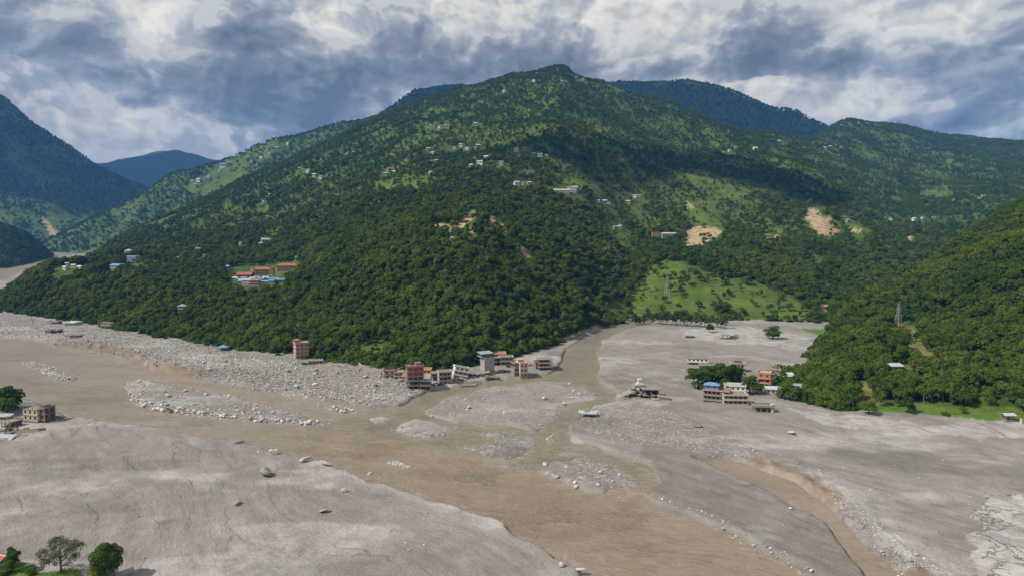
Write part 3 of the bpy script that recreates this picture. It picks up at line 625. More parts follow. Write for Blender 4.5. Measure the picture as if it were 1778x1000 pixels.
# ------------------------------------------------------------------ where the hillside houses stand (picture column, row, width m)
HAMLETS = [
 ('main', 'in the hamlet at the left edge of the cloud shadow', [(742, 262, 14), (752, 266, 10), (760, 280, 12), (750, 284, 15), (798, 256, 16), (788, 257, 10), (812, 258, 10), (828, 256, 13), (820, 278, 12), (834, 286, 15), (818, 288, 10), (845, 276, 14), (862, 272, 10), (873, 287, 12), (748, 300, 10)]),
 ('main', 'in the row inside the cloud shadow', [(898, 262, 13), (910, 261, 15), (925, 270, 12), (938, 271, 16), (952, 273, 10), (900, 272, 10), (1080, 280, 10)]),
 ('main', 'in the hamlet on the left upper slope', [(676, 296, 18), (684, 300, 12), (668, 302, 10), (602, 268, 12), (612, 264, 10), (748, 219, 14), (764, 221, 12), (775, 219, 10), (826, 217, 15), (836, 217, 9), (536, 296, 12), (545, 305, 18), (556, 308, 14), (520, 293, 10), (467, 339, 12), (455, 350, 8)]),
 ('main', 'just below the summit of the main hill', [(974, 141, 14), (984, 142, 12), (996, 134, 22), (1004, 136, 14), (1012, 140, 18), (926, 141, 16), (940, 141, 12), (876, 160, 12), (864, 163, 10)]),
 ('main', 'beside the long white roof in mid slope', [(898, 321, 14), (910, 321, 10), (922, 320, 12), (1000, 330, 14), (1040, 350, 10), (1052, 353, 14), (1058, 353, 9), (1102, 341, 10), (1111, 341, 9), (1093, 353, 14), (1068, 397, 15), (1076, 395, 11), (848, 322, 9)]),
 ('main', 'along the track on the right upper slope', [(1256, 263, 10), (1268, 262, 12), (1278, 257, 14), (1312, 259, 20), (1340, 257, 14), (1352, 252, 12), (1354, 246, 14), (1430, 255, 12), (1442, 255, 15), (1462, 258, 14), (1482, 263, 8), (1300, 225, 10), (1240, 248, 9), (1205, 248, 10)]),
 ('main', 'on the far right slope above the near hill', [(1588, 382, 14), (1600, 380, 12), (1620, 380, 10), (1705, 343, 16), (1700, 344, 10), (1472, 385, 12), (1536, 380, 12), (1548, 381, 9), (1335, 412, 12), (1350, 412, 10)]),
 ('main', 'on the small crest at the far right skyline', [(1475, 215, 16), (1490, 213, 14), (1505, 214, 18), (1520, 216, 14), (1530, 220, 12), (1462, 218, 18)]),
 ('main', 'on the terrace left of the school', [(345, 434, 12), (382, 440, 10), (460, 421, 16), (452, 425, 10), (312, 450, 12), (286, 432, 10), (420, 424, 9), (515, 448, 9), (354, 445, 8)]),
 ('main', 'among the trees at the head of the river terrace', [(128, 462, 9), (140, 466, 10), (112, 466, 8), (170, 458, 9), (118, 458, 8)]),
 ('shoulder', 'on the hazy shoulder left of the main hill', [(386, 289, 40), (398, 286, 30), (345, 312, 22), (355, 310, 20), (335, 316, 18), (372, 316, 20), (362, 306, 18), (455, 272, 20), (470, 268, 18), (482, 259, 20), (380, 298, 16), (340, 322, 16), (242, 350, 16), (500, 250, 16), (558, 232, 18)]),
]
HSPOTS = []
for key, where, ls in HAMLETS:
    for px, py, w in ls: HSPOTS.append((key, where, lookup(key, px, py), w, px, py))

# ------------------------------------------------------------------ trees
def leaves(lumps, n, size, seed, flat=.0, inner=.75):
    r = np.random.default_rng(seed); L = np.array(lumps, float)
    wts = L[:, 3] * L[:, 4]; k = r.choice(len(L), n, p=wts / wts.sum())
    d = r.normal(size=(n, 3)); d /= np.linalg.norm(d, axis=1)[:, None]; d[:, 2] = np.where(d[:, 2] < -.35, -d[:, 2], d[:, 2])
    rr = inner + (1 - inner) * r.random(n) ** .5
    c = L[k, :3] + d * np.stack([L[k, 3], L[k, 3], L[k, 4]], 1) * rr[:, None]
    nn = d + np.array([0, 0, .35]) + r.normal(size=(n, 3)) * .33; nn /= np.linalg.norm(nn, axis=1)[:, None]
    a = np.cross(nn, r.normal(size=(n, 3))); a /= np.linalg.norm(a, axis=1)[:, None]; b = np.cross(nn, a)
    s = size * (.6 + .8 * r.random(n))[:, None]
    v = np.stack([c - a * s, c - b * s * .55 + nn * s * .12, c + a * s, c + b * s * .55 + nn * s * .12], 1).reshape(-1, 3)
    f = np.arange(4 * n).reshape(n, 4); return v, f
def lumpset(seed, n, R0, zc, hz, rl, hl=None):
    r = np.random.default_rng(seed); out = [(0, 0, zc, R0 * .72, hz * .75)]
    for i in range(n):
        a = 2.4 * i + r.random(); u = r.uniform(-.85, .95); rad = R0 * math.sqrt(max(0, 1 - u * u)) * r.uniform(.6, .8)
        q = rl * r.uniform(.7, 1.25); out.append((math.cos(a) * rad, math.sin(a) * rad, zc + u * hz * .72, q, q * (hl or .85)))
    return out
def trunk_mb(h, r0, seed, branches=4, top=.75):
    rr = random.Random(seed); m = MB(); lean = (rr.uniform(-.04, .04), rr.uniform(-.04, .04))
    p = [(lean[0] * k * k * h, lean[1] * k * k * h, h * top * k) for k in (0, .12, .4, .7, 1)]
    m.tube(p, [r0 * 1.35, r0, r0 * .8, r0 * .55, r0 * .2], 6)
    for i in range(branches):
        k = rr.uniform(.38, .7); a = 2.1 * i + rr.random(); l = h * rr.uniform(.2, .3)
        s = Vector((lean[0] * k * k * h, lean[1] * k * k * h, h * top * k))
        e = s + Vector((math.cos(a) * l * .7, math.sin(a) * l * .7, l * .75)); m.tube([s, s.lerp(e, .5) + Vector((0, 0, -.03 * h)), e], [r0 * .5, r0 * .35, r0 * .12], 5)
    return m
def crown_mesh(name, lumps, n, size, seed, m, inner=.75):
    v, f = leaves(lumps, n, size, seed, inner=inner); me = bpy.data.meshes.new(name); fast(me, v, f); me.materials.append(m); return me
# unit trees, 1 high
SPEC = [('a', lumpset(1, 9, .40, .62, .36, .20), M_LEAF), ('b', lumpset(2, 11, .46, .58, .38, .19), M_LEAF), ('c', lumpset(3, 8, .34, .60, .40, .17), M_LEAFD),
        ('d', lumpset(4, 12, .52, .62, .30, .20), M_LEAF), ('e', lumpset(5, 10, .28, .60, .42, .15), M_LEAFD), ('f', lumpset(6, 8, .5, .36, .34, .24), M_LEAF)]
PROTO = bpy.data.collections.new('forest_trees'); CROWNS, TRUNKS = [], []
for i, (k, lu, m) in enumerate(SPEC):
    n = 620
    v, f = leaves(lu, n, .064, 40 + i); tm = trunk_mb(1., .022, 60 + i, 3)
    me = bpy.data.meshes.new('tree_' + k); tv = [tuple(q) for q in tm.v]
    me.from_pydata([tuple(q) for q in v] + tv, [], [tuple(q) for q in f] + [tuple(j + len(v) for j in q) for q in tm.f]); me.materials.append(m); me.materials.append(M_BARK)
    idx = np.zeros(len(me.polygons), np.int32); idx[len(f):] = 1; me.polygons.foreach_set('material_index', idx); me.update()
    ob = bpy.data.objects.new('proto_' + k, me); PROTO.objects.link(ob)
    CROWNS.append(crown_mesh('crown', lu, 900, .052, 140 + i, m)); TRUNKS.append(tm.mesh('trunk', M_BARKP if i % 2 else M_BARK, True))

def scatter(name, label, P, ROT, SCL, IDX, coll, kind='stuff'):
    me = bpy.data.meshes.new(name); me.vertices.add(len(P)); me.vertices.foreach_set('co', np.asarray(P, np.float32).ravel())
    for nm, ty, d in (('rot', 'FLOAT_VECTOR', ROT), ('scl', 'FLOAT_VECTOR', SCL)):
        a = me.attributes.new(nm, ty, 'POINT'); a.data.foreach_set('vector', np.asarray(d, np.float32).ravel())
    a = me.attributes.new('idx', 'INT', 'POINT'); a.data.foreach_set('value', np.asarray(IDX, np.int32))
    o = link(name, me); ng = bpy.data.node_groups.new(name, 'GeometryNodeTree')
    ng.interface.new_socket('Geometry', in_out='INPUT', socket_type='NodeSocketGeometry'); ng.interface.new_socket('Geometry', in_out='OUTPUT', socket_type='NodeSocketGeometry')
    N, L = ng.nodes, ng.links; gi, go = N.new('NodeGroupInput'), N.new('NodeGroupOutput'); ip = N.new('GeometryNodeInstanceOnPoints'); ci = N.new('GeometryNodeCollectionInfo')
    ci.inputs['Collection'].default_value = coll; ci.inputs['Separate Children'].default_value = True; ci.inputs['Reset Children'].default_value = True
    def na(nm, ty): n = N.new('GeometryNodeInputNamedAttribute'); n.data_type = ty; n.inputs[0].default_value = nm; return n.outputs[0]
    L.new(gi.outputs[0], ip.inputs['Points']); L.new(ci.outputs[0], ip.inputs['Instance']); ip.inputs['Pick Instance'].default_value = True
    er = N.new('FunctionNodeEulerToRotation'); L.new(na('rot', 'FLOAT_VECTOR'), er.inputs[0])
    L.new(na('idx', 'INT'), ip.inputs['Instance Index']); L.new(er.outputs[0], ip.inputs['Rotation']); L.new(na('scl', 'FLOAT_VECTOR'), ip.inputs['Scale']); L.new(ip.outputs[0], go.inputs[0])
    md = o.modifiers.new('scatter', 'NODES'); md.node_group = ng
    return put(o, label, kind=kind)

EXTRA = [(*on(1754, 733)[:2], 7, 30), (*lookup('right', 1556, 641)[:2], 9, 30), (*lookup('right', 1558, 566)[:2], 7, 30), (*lookup('main', 520, 612)[:2], 9, 30), (*lookup('main', 1157, 512)[:2], 6, 30), (*lookup('main', 315, 540)[:2], 7, 26), (*lookup('main', 228, 452)[:2], 9, 30), (*lookup('main', 202, 466)[:2], 12, 34), (*lookup('main', 222, 440)[:2], 8, 30), (*lookup('main', 1148, 411)[:2], 26, 34), (*lookup('main', 980, 331)[:2], 30, 44), (*lookup('main', 400, 472)[:2], 8, 26), (*lookup('main', 345, 472)[:2], 7, 26)]
CLEAR = [[(388, 474), (402, 464), (520, 456), (522, 468), (500, 490), (492, 506), (440, 516), (400, 506)], [(1200, 630), (1420, 640), (1410, 700), (1240, 720)]]   # school ground
def sample(key, per, hmin, hmax, pick, dens=None, lim=(-260, 2040)):
    s = SHEETS[key]; X, Y, Z = s.X, s.Y, s.Z
    ax, ay = np.diff(X, axis=1)[:-1], np.diff(Y, axis=1)[:-1]; bx, by = np.diff(X, axis=0)[:, :-1], np.diff(Y, axis=0)[:, :-1]
    ar = np.abs(ax * by - ay * bx); d = 1 / (per(Y[:-1, :-1]) if callable(per) else per)
    n_ = fbm(X / 60, Y / 60, 3, 201)[:-1, :-1]; d = d * (.75 + .5 * n_) * (1 - .93 * np.clip(s.fd[:-1, :-1], 0, 1)) * (1 - .97 * s.clr[:-1, :-1])
    d = np.where((s.px[:-1, :-1] > lim[0]) & (s.px[:-1, :-1] < lim[1]) & (s.T[:-1, :-1] < .985), d, 0)
    if dens is not None: d = d * dens(s)
    cnt = RNG.poisson(ar * d); i, j = np.nonzero(cnt); rep = cnt[i, j]; i, j = np.repeat(i, rep), np.repeat(j, rep); u, v = RNG.random(len(i)), RNG.random(len(i))
    def bl(Q): return Q[i, j] * (1 - u) * (1 - v) + Q[i, j + 1] * u * (1 - v) + Q[i + 1, j] * (1 - u) * v + Q[i + 1, j + 1] * u * v
    P = np.stack([bl(X), bl(Y), bl(Z) - .4], 1); px, py = project(P[:, 0], P[:, 1], P[:, 2]); keep = np.ones(len(P), bool)
    if key == 'main': keep &= ~inpoly(px, py, CLEAR[0])
    for hk, _, hp, hw, _, _ in HSPOTS:
        if hk == key: keep &= ~((np.abs(P[:, 0] - hp.x) < hw * .6 + 4) & (P[:, 1] - hp.y < 8) & (hp.y - P[:, 1] < 34))
    for hx, hy, hw, hb in EXTRA: keep &= ~((np.abs(P[:, 0] - hx) < hw) & (P[:, 1] - hy < 6) & (hy - P[:, 1] < hb))
    P = P[keep]; n = len(P)
    h = (hmin + (hmax - hmin) * RNG.random(n) ** 1.5) * (.75 + .6 * fbm(P[:, 0] / 40, P[:, 1] / 40, 2, 211)); w = h * RNG.uniform(.65, 1.15, n)
    nz = fbm(P[:, 0] / 90, P[:, 1] / 90, 3, 221); idx = np.array(pick)[np.clip((RNG.random(n) * .75 + nz * .5 - .12) * len(pick), 0, len(pick) - 1).astype(int)]
    h = np.where(idx == 5, h * .45, h); w = np.where(idx == 5, w * .55, w)
    ROT = np.stack([RNG.normal(0, .05, n), RNG.normal(0, .05, n), RNG.uniform(0, 6.28, n)], 1)
    return P, ROT, np.stack([w, w, h], 1), idx
def cut(D, m): return tuple(a[m] for a in D)
FM = sample('main', lambda y: 17 + 48 * sm(y, 850, 1500), 4.5, 12, [0, 1, 2, 3, 4, 0, 1, 5])
FR = sample('right', 13, 4.5, 11.5, [0, 1, 2, 3, 4, 0, 5])
# scrubs on fields
def extra(key, per, mask): return sample(key, per, 3, 7, [0, 1, 5, 5], mask)
FX = extra('main', 900, lambda s: (s.fd[:-1, :-1] > .4) * (18. + 50 * sm(fbm(s.X / 35, s.Y / 35, 3, 301)[:-1, :-1], .5, .7)))
# the largest trees at the forest's edges are single trees; the rest are forest
def single(D, key, num, name, labels, group, front):
    P = D[0]; px, py = project(P[:, 0], P[:, 1], P[:, 2]); sc = D[2][:, 2] / P[:, 1]; ok = (px > 5) & (px < 1770) & (D[3] != 5) & front(px, py, P)
    order = np.argsort(np.where(ok, -sc, 1)); sel = order[:num]; sel = sel[ok[sel]]
    for k in sel:
        r = empty(name, P[k], D[1][k, 2]); lab = labels(px[k], py[k]); hh = D[2][k, 2]; put(r, ('tall ' if hh > 12.5 else 'mid-height ' if hh > 10.5 else 'low ') + ('slim ' if D[2][k, 0] < .8 * hh else 'broad ' if D[2][k, 0] > hh else '') + lab[0], 'tree', lab[1]); i = int(D[3][k])
        for part, me in (('trunk', TRUNKS[i]), ('crown', CROWNS[i])):
            c = link(part, me, r); c.scale = D[2][k]
    m = np.ones(len(P), bool); m[sel] = False; return cut(D, m)
def labR(px, py):
    for lim, w in ((1480, 'beside the buried village'), (1580, 'below the cleared pylon strip'), (1680, 'behind the grassy verge'), (1800, 'above the small hut on the verge')):
        if px < lim: return 'green tree at the right hill foot ' + w, 'trees at the right hill foot ' + w
def labM(px, py):
    for lim, w in ((200, 'above the half-buried riverside sheds'), (420, 'left of the blue-roofed hut'), (620, 'around the pink four-storey house'), (780, 'behind the red-topped house'), (900, 'behind the concrete tower'), (1200, 'above the tributary mouth'), (2000, 'along the back edge of the mud flat')):
        if px < lim: return 'dark green tree at the main forest edge ' + w, 'forest edge trees ' + w
FR = single(FR, 'right', 120, 'broadleaf_tree', labR, '', lambda px, py, P: P[:, 1] < 420)
FM = single(FM, 'main', 150, 'forest_tree', labM, '', lambda px, py, P: SHEETS['main'] is not None and (P[:, 2] < B(P[:, 1]) + 16))
scatter('forest', 'dense green forest covering the main hill', *FM, PROTO)
scatter('scrub', 'scattered bushes on the terraced fields and meadows', *FX, PROTO)
scatter('forest', 'dense green forest covering the right hill', *FR, PROTO)
scatter('forest', 'hazy forest on the long shoulder behind the main hill', *sample('shoulder', 170, 9, 14, [0, 1, 2, 3, 4, 5], lim=(-60, 800)), PROTO)
scatter('forest', 'dark forest on the low hill beyond the river bend', *sample('leftnear', 90, 9, 14, [0, 2, 2, 4], lim=(-160, 200)), PROTO)
scatter('forest', 'forest on the dark blue mountain up the valley', *sample('leftfar', 420, 13, 22, [0, 2, 4, 2], lim=(-120, 400)), PROTO)
scatter('forest', 'forest on the dark ridge reaching into the cloud', *sample('backridge', 480, 14, 24, [0, 2, 4, 2], lim=(480, 1500)), PROTO)


# ------------------------------------------------------------------ buildings
def pm(name, c, **k): return flat_mat('paint_' + name, c, **k)
M_CONC = pm('concrete', (.25, .225, .198), var=.35, mud=3.); M_GREY = pm('grey_render', (.36, .34, .31), var=.3, mud=2.5); M_CREAM = pm('cream', (.50, .42, .30), mud=3.); M_PINK = pm('pink', (.44, .25, .20), mud=2.5)
M_PEACH = pm('peach', (.58, .42, .33), mud=2.); M_CLEANW = pm('clean_white', (.58, .57, .54), var=.15); M_RED = pm('red', (.34, .10, .085), var=.2); M_WHITE = pm('white', (.66, .65, .62), var=.2, mud=1.); M_YEL = pm('yellow', (.70, .50, .22), var=.2); M_ORANGE = pm('orange', (.44, .19, .115), var=.2, mud=1.); M_BRICK = pm('brick_red', (.33, .15, .10), var=.35, mud=2.5)
M_TINB = pm('blue_tin', (.15, .28, .46), rough=.5, var=.25, spec=.4); M_TING = pm('grey_tin', (.46, .48, .50), rough=.5, var=.3, spec=.4); M_TINR = pm('red_tin', (.36, .115, .085), rough=.6, var=.25); M_TINT = pm('teal_tin', (.26, .33, .36), rough=.5); M_RUST = pm('rust_tin', (.36, .19, .10), var=.4)
M_DARK = pm('dark_glass', (.03, .035, .04), rough=.25, var=.1, spec=.5); M_FRAME = pm('window_frame', (.25, .17, .11)); M_STEEL = pm('steel', (.34, .36, .38), rough=.5, spec=.5); M_TANK = pm('black_tank', (.03, .03, .032), rough=.5); M_WOOD = pm('driftwood', (.13, .095, .065), var=.4)
_win = {}
def window_meshes(w, h):
    k = (round(w, 2), round(h, 2))
    if k not in _win:
        f = MB(); a = .09
        f.box(-w / 2, w / 2, -.06, .06, 0, a); f.box(-w / 2, w / 2, -.06, .06, h - a, h); f.box(-w / 2, -w / 2 + a, -.06, .06, a, h - a); f.box(w / 2 - a, w / 2, -.06, .06, a, h - a); f.box(-a / 2, a / 2, -.05, .05, a, h - a)
        _win[k] = (f.mesh('window', M_FRAME), MB().box(-w / 2 + a, w / 2 - a, .0, .02, a, h - a).mesh('pane', M_DARK))
    return _win[k]
def wallrun(mb, M, L, z0, h, bays, ww, wh, sill, th=.2):
    """a wall of length L with a row of openings; returns the opening centres"""
    outs = []; pitch = L / bays if bays else L
    if not bays: mb.box(-L / 2, L / 2, 0, th, z0, z0 + h, M); return outs
    mb.box(-L / 2, L / 2, 0, th, z0, z0 + sill, M); mb.box(-L / 2, L / 2, 0, th, z0 + sill + wh, z0 + h, M)
    x = -L / 2
    for b in range(bays):
        c = -L / 2 + pitch * (b + .5); mb.box(x, c - ww / 2, 0, th, z0 + sill, z0 + sill + wh, M); x = c + ww / 2; outs.append((c, z0 + sill))
    mb.box(x, L / 2, 0, th, z0 + sill, z0 + sill + wh, M); return outs
def house(name, label, cat, loc, w, d, styles, wall, fh=2.9, yaw=0, rx=0, ry=0, roof='flat', roofm=None, slab=None, over=.35, bays=None, wins=True, base=1.5, group=None, sink=0., stair=None, upper=None):
    """styles: one letter per storey from the ground: w windows, o open gallery, b gallery with rail, s solid, h bare frame"""
    root = empty(name, (loc[0], loc[1] + d / 2 * math.cos(yaw), loc[2] - sink), yaw, rx, ry); put(root, label, cat, group)
    slab = slab or M_CONC; bays = bays or max(2, round(w / 2.8)); sb = max(1, round(d / 3.2)); wm = MB(); wu = MB(); H = 0.
    if base: MB().box(-w / 2 - .1, w / 2 + .1, -d / 2 - .1, d / 2 + .1, -base, .12).build('foundation', slab, root)
    H = .12
    for i, st in enumerate(styles):
        h = fh - .22; mb = wu if (upper and i >= upper[0]) else wm
        rec = 1.3 if st in 'ob' else 0.
        F0 = Matrix.Translation((0, -d / 2 + rec, 0)); Rr = Matrix.Translation((w / 2, rec / 2, 0)) @ Matrix.Rotation(math.pi / 2, 4, 'Z'); Lr = Matrix.Translation((-w / 2, rec / 2, 0)) @ Matrix.Rotation(-math.pi / 2, 4, 'Z'); Bk = Matrix.Translation((0, d / 2, 0)) @ Matrix.Rotation(math.pi, 4, 'Z')
        ops = []
        if st != 'h':
            wh, ww, sl = (1.35, 1.15, .85) if st != 'o' else (1.9, 1.3, .1)
            nb = 0 if st == 's' else bays
            ops = [(F0, q) for q in wallrun(mb, F0, w, H, h, nb, ww, wh, sl)]
            if d - rec > 2.5:
                ops += [(Rr, q) for q in wallrun(mb, Rr, d - rec - .4 - .02, H, h, sb if st != 's' else 0, 1.05, 1.3, .9)]; wallrun(mb, Lr, d - rec - .42, H, h, 0, 1, 1, 1)
            wallrun(mb, Bk, w - .04, H, h, 0, 1, 1, 1)
        else: wallrun(mb, Bk, w - .04, H, h, 0, 1, 1, 1)
        if wins:
            for k, (M, (cx, z)) in enumerate(ops):
                if (st == 'o') or (wins == 2 and (k * 7 + i) % 3): continue
                ww, wh = (1.15, 1.35) if M is F0 else (1.05, 1.3)
                a, b = window_meshes(ww, wh); wo_ = link('window', a, root); wo_.matrix_local = M @ Matrix.Translation((cx, .12, z)); link('pane', b, wo_)
        if st in 'obh':
            cm = MB().box(-.15, .15, -.15, .15, 0, h).mesh('column', slab); xs = [(-w / 2 + .17 + (w - .34) * k / bays) for k in range(bays + 1)]
            for x in xs:
                for y in ((-d / 2 + .17,) if st != 'h' else (-d / 2 + .17, 0)): c = link('column', cm, root); c.location = (x, y, H)
            if st == 'b' or (st == 'h' and i): MB().box(-w / 2 - .05, w / 2 + .05, -d / 2 - .06, -d / 2 + .02, H, H + .85).build('balcony_rail', upper[1] if (upper and i >= upper[0]) else wall, root)
        H += h
        MB().box(-w / 2 - over, w / 2 + over, -d / 2 - over, d / 2 + over, H, H + .22).build('floor_slab' if i < len(styles) - 1 or roof != 'flat' else 'roof_slab', slab, root); H += .22
    if wm.v: wm.build('wall', wall, root)
    if wu.v: wu.build('wall', upper[1], root)['label'] = 'upper storeys in a brighter paint than those below'
    e = over
    if roof == 'flat':
        p = MB(); hh = .75
        for x0, x1, y0, y1 in ((-w / 2 - e, w / 2 + e, -d / 2 - e, -d / 2 - e + .14), (-w / 2 - e, w / 2 + e, d / 2 + e - .14, d / 2 + e), (-w / 2 - e, -w / 2 - e + .14, -d / 2 - e + .14, d / 2 + e - .14), (w / 2 + e - .14, w / 2 + e, -d / 2 - e + .14, d / 2 + e - .14)): p.box(x0, x1, y0, y1, H, H + hh)
        p.build('parapet', roofm or wall, root)
    elif roof == 'gable':
        r = MB(); a, b, h = w / 2 + .7, d / 2 + .7, d * .26
        r.poly([(-a, -b, H), (a, -b, H), (a, 0, H + h), (-a, 0, H + h), (a, b, H), (-a, b, H), (-a, -b, H + .12), (a, -b, H + .12), (a, 0, H + h + .12), (-a, 0, H + h + .12), (a, b, H + .12), (-a, b, H + .12)],
               [(6, 7, 8, 9), (9, 8, 10, 11), (3, 2, 1, 0), (5, 4, 2, 3), (0, 1, 7, 6), (4, 5, 11, 10), (1, 2, 8, 7), (2, 4, 10, 8), (3, 0, 6, 9), (5, 3, 9, 11)]); r.build('roof', roofm, root)
        g = MB()
        for x in (-w / 2 + .01, w / 2 - .01): g.poly([(x, -d / 2, H), (x, d / 2, H), (x, 0, H + h * .88)], [(0, 1, 2)])
        g.build('gable_wall', wall, root)
    elif roof == 'hip':
        a, b, h = w / 2 + .8, d / 2 + .8, d * .3; c = max(.2, a - b)
        r = MB().poly([(-a, -b, H), (a, -b, H), (a, b, H), (-a, b, H), (-c, 0, H + h), (c, 0, H + h)], [(0, 1, 5, 4), (1, 2, 5), (2, 3, 4, 5), (3, 0, 4), (3, 2, 1, 0)]); r.build('roof', roofm, root)
    elif roof == 'shed':
        a, b = w / 2 + .6, d / 2 + .6
        r = MB().poly([(-a, -b, H + .3), (a, -b, H + .3), (a, b, H + 1.5), (-a, b, H + 1.5), (-a, -b, H + .42), (a, -b, H + .42), (a, b, H + 1.62), (-a, b, H + 1.62)], [(4, 5, 6, 7), (3, 2, 1, 0), (0, 1, 5, 4), (1, 2, 6, 5), (2, 3, 7, 6), (3, 0, 4, 7)]); r.build('roof', roofm, root)
        MB().box(-w / 2, w / 2, d / 2 - .2, d / 2, H, H + 1.4).box(-w / 2, -w / 2 + .2, 0, d / 2 - .2, H, H + .8).build('gable_wall', wall, root)
    elif roof == 'rebar':
        rb = MB()
        for k in range(bays + 1):
            for y in (-d / 2 + .2, d / 2 - .2): rb.box(-w / 2 + .1 + (w - .4) * k / bays, -w / 2 + .3 + (w - .4) * k / bays, y, y + .2, H, H + 1.1)
        rb.build('column_stub', slab, root)
    if stair: 
        sx, sw, sh = stair[:3]; MB().box(sx - sw / 2, sx + sw / 2, d / 2 - 3.2, d / 2 - .2, H, H + sh).build('stair_room', stair[3] if len(stair) > 3 else wall, root); MB().box(sx - sw / 2 - .3, sx + sw / 2 + .3, d / 2 - 3.5, d / 2 + .1, H + sh, H + sh + .18).build('stair_room_roof', slab, root)
    return root
def tank(label, loc): 
    r = empty('water_tank', loc); put(r, label, 'tank'); m = MB().tube([(0, 0, 0), (0, 0, 1.1), (0, 0, 1.35)], [.62, .62, .3], 12); m.build('tank_body', M_TANK, r); MB().tube([(0, 0, 1.35), (0, 0, 1.5)], [.25, .22], 10).build('lid', M_TANK, r)
def slabs(name, label, loc, specs, m, cat='wreck', yaw=0):
    """a collapsed building: broken slabs and props leaning on one another"""
    r = empty(name, loc, yaw); put(r, label, cat)
    for nm, (w, d, h), (x, y, z), (a, b, c), mm in specs:
        o_ = MB().box(-w / 2, w / 2, -d / 2, d / 2, -h / 2, h / 2).build(nm, mm or m, r); o_.location = (x, y, z); o_.rotation_euler = (R(a), R(b), R(c))
    return r
def rubble_specs(seed, n, rx, ry, top, m=None):
    rr = random.Random(seed); out = []
    for i in range(n):
        x, y = rr.uniform(-rx, rx), rr.uniform(-ry, ry); out.append(('broken_slab', (rr.uniform(1.2, 3.4), rr.uniform(1, 2.4), rr.uniform(.15, .3)), (x, y, rr.uniform(.1, top) * (1 - abs(x) / rx * .6)), (rr.uniform(-25, 25), rr.uniform(-30, 30), rr.uniform(0, 180)), m))
    for i in range(n // 2):
        x, y = rr.uniform(-rx, rx), rr.uniform(-ry, ry); out.append(('broken_post', (.28, .28, rr.uniform(1.4, 2.8)), (x, y, .8), (rr.uniform(-40, 40), rr.uniform(-40, 40), 0), m))
    return out

# left bank
house('ruined_house', 'cream three-storey ruined house on the near left bank', 'house', on(56, 733), 8.6, 7, 'www', M_CREAM, yaw=R(-14), wins=False, bays=3, sink=2.2, over=.2, roof='rebar', fh=2.8)
house('ruined_stairwell', 'open grey stairwell block on the right end of the cream ruined house', 'house', on(76, 733), 3.2, 6, 'hhh', M_CONC, yaw=R(-14), sink=2.0, bays=1, over=.15, fh=2.9)
house('grey_ruin', 'low grey ruin at the left edge between the trees and the fallen wall', 'house', on(10, 742), 8, 6, 'h', M_CONC, sink=.5, yaw=R(-18), ry=R(-4), roof='rebar', bays=3)
house('annex_ruin', 'low broken annex left of the cream ruined house', 'house', on(36, 732), 5, 5, 'w', M_GREY, sink=1., yaw=R(-14), wins=False, roof='rebar', bays=2)
slabs('debris_heap', 'grey rubble spread right of the cream ruined house', on(92, 726), rubble_specs(91, 12, 5, 3, 1.2), M_CONC)
slabs('debris_heap', 'dark timber and slabs before the low left-edge ruin', on(20, 748), rubble_specs(92, 14, 6, 3, 1.1), M_WOOD)
slabs('collapsed_wall', 'long fallen wall lying before the cream ruined house', on(30, 752), [('broken_wall', (17, .5, 1.6), (0, 0, .4), (-30, 0, 18), None), ('broken_wall', (9, .4, 1.2), (5, 4, .5), (20, 0, 26), None), ('broken_slab', (6, 3, .3), (-7, -3, .5), (8, -6, 20), None)] + rubble_specs(3, 8, 8, 4, .8), M_CONC)
slabs('collapsed_shed', 'flattened tin shed at the left edge below the dark trees', on(6, 726), [('roof_sheet', (8, 5, .15), (0, 0, 1.7), (6, 4, 8), M_TING), ('broken_wall', (7, .3, 1.7), (0, -1.6, .7), (4, 0, 8), M_BRICK), ('broken_wall', (.3, 4, 1.7), (3.2, 0, .7), (0, 5, 8), M_BRICK)], M_CONC)
slabs('buried_roof', 'half-buried grey roof at the left edge of the frame', on(4, 762), [('roof_sheet', (9, 6, .2), (0, 0, .9), (10, 6, 14), M_TING), ('broken_wall', (7, .3, 1.2), (0, -2.2, .3), (0, 0, 14), None)], M_CONC)
slabs('shore_slab', 'pale broken slab on the shore behind the dark left trees', on(10, 662), [('broken_slab', (16, 4, .5), (0, 0, .5), (4, 3, -6), M_GREY), ('broken_slab', (7, 3, .4), (6, -2, .8), (-8, 5, 12), M_GREY)], M_GREY)
# far left bank
house('buried_house', 'long white flat-roofed house half buried on the far left bank', 'house', on(121, 565), 13, 9, 'o', M_WHITE, sink=.6, yaw=R(-10), bays=5, slab=M_WHITE)
house('buried_shed', 'low dark-mouthed shed left of the long white half-buried house', 'house', on(92, 562), 11, 6, 'h', M_GREY, sink=1., yaw=R(-6), bays=3)
house('buried_hut', 'pink-walled hut sunk in rubble on the far left bank', 'house', on(84, 579), 6, 6, 'w', M_PINK, sink=.4, yaw=R(-12), wins=False)
house('buried_hut', 'blue-grey hut joined to the pink-walled one on the far bank', 'house', on(95, 578), 8, 6, 'h', M_TINT, sink=.5, yaw=R(-12), bays=2)
slabs('collapsed_house', 'two dark flattened slabs near the eroded far-left river bank', on(128, 585), [('roof_slab', (13, 6, .35), (0, 2, 1.9), (3, 3, -8), None), ('roof_slab', (11, 5, .35), (3, -4, 1.3), (-4, 2, 6), None), ('broken_post', (.3, .3, 2), (-4, -1, .8), (0, 8, 0), None), ('broken_post', (.3, .3, 2), (4, -1, .8), (0, -6, 0), None)] + rubble_specs(5, 6, 7, 4, .7), M_CONC)
house('broken_house', 'yellowish broken house against the forest at the far left bank', 'house', on(183, 571), 9, 6, 'hw', M_CREAM, sink=.5, ry=R(4), wins=False, roof='rebar', bays=3)
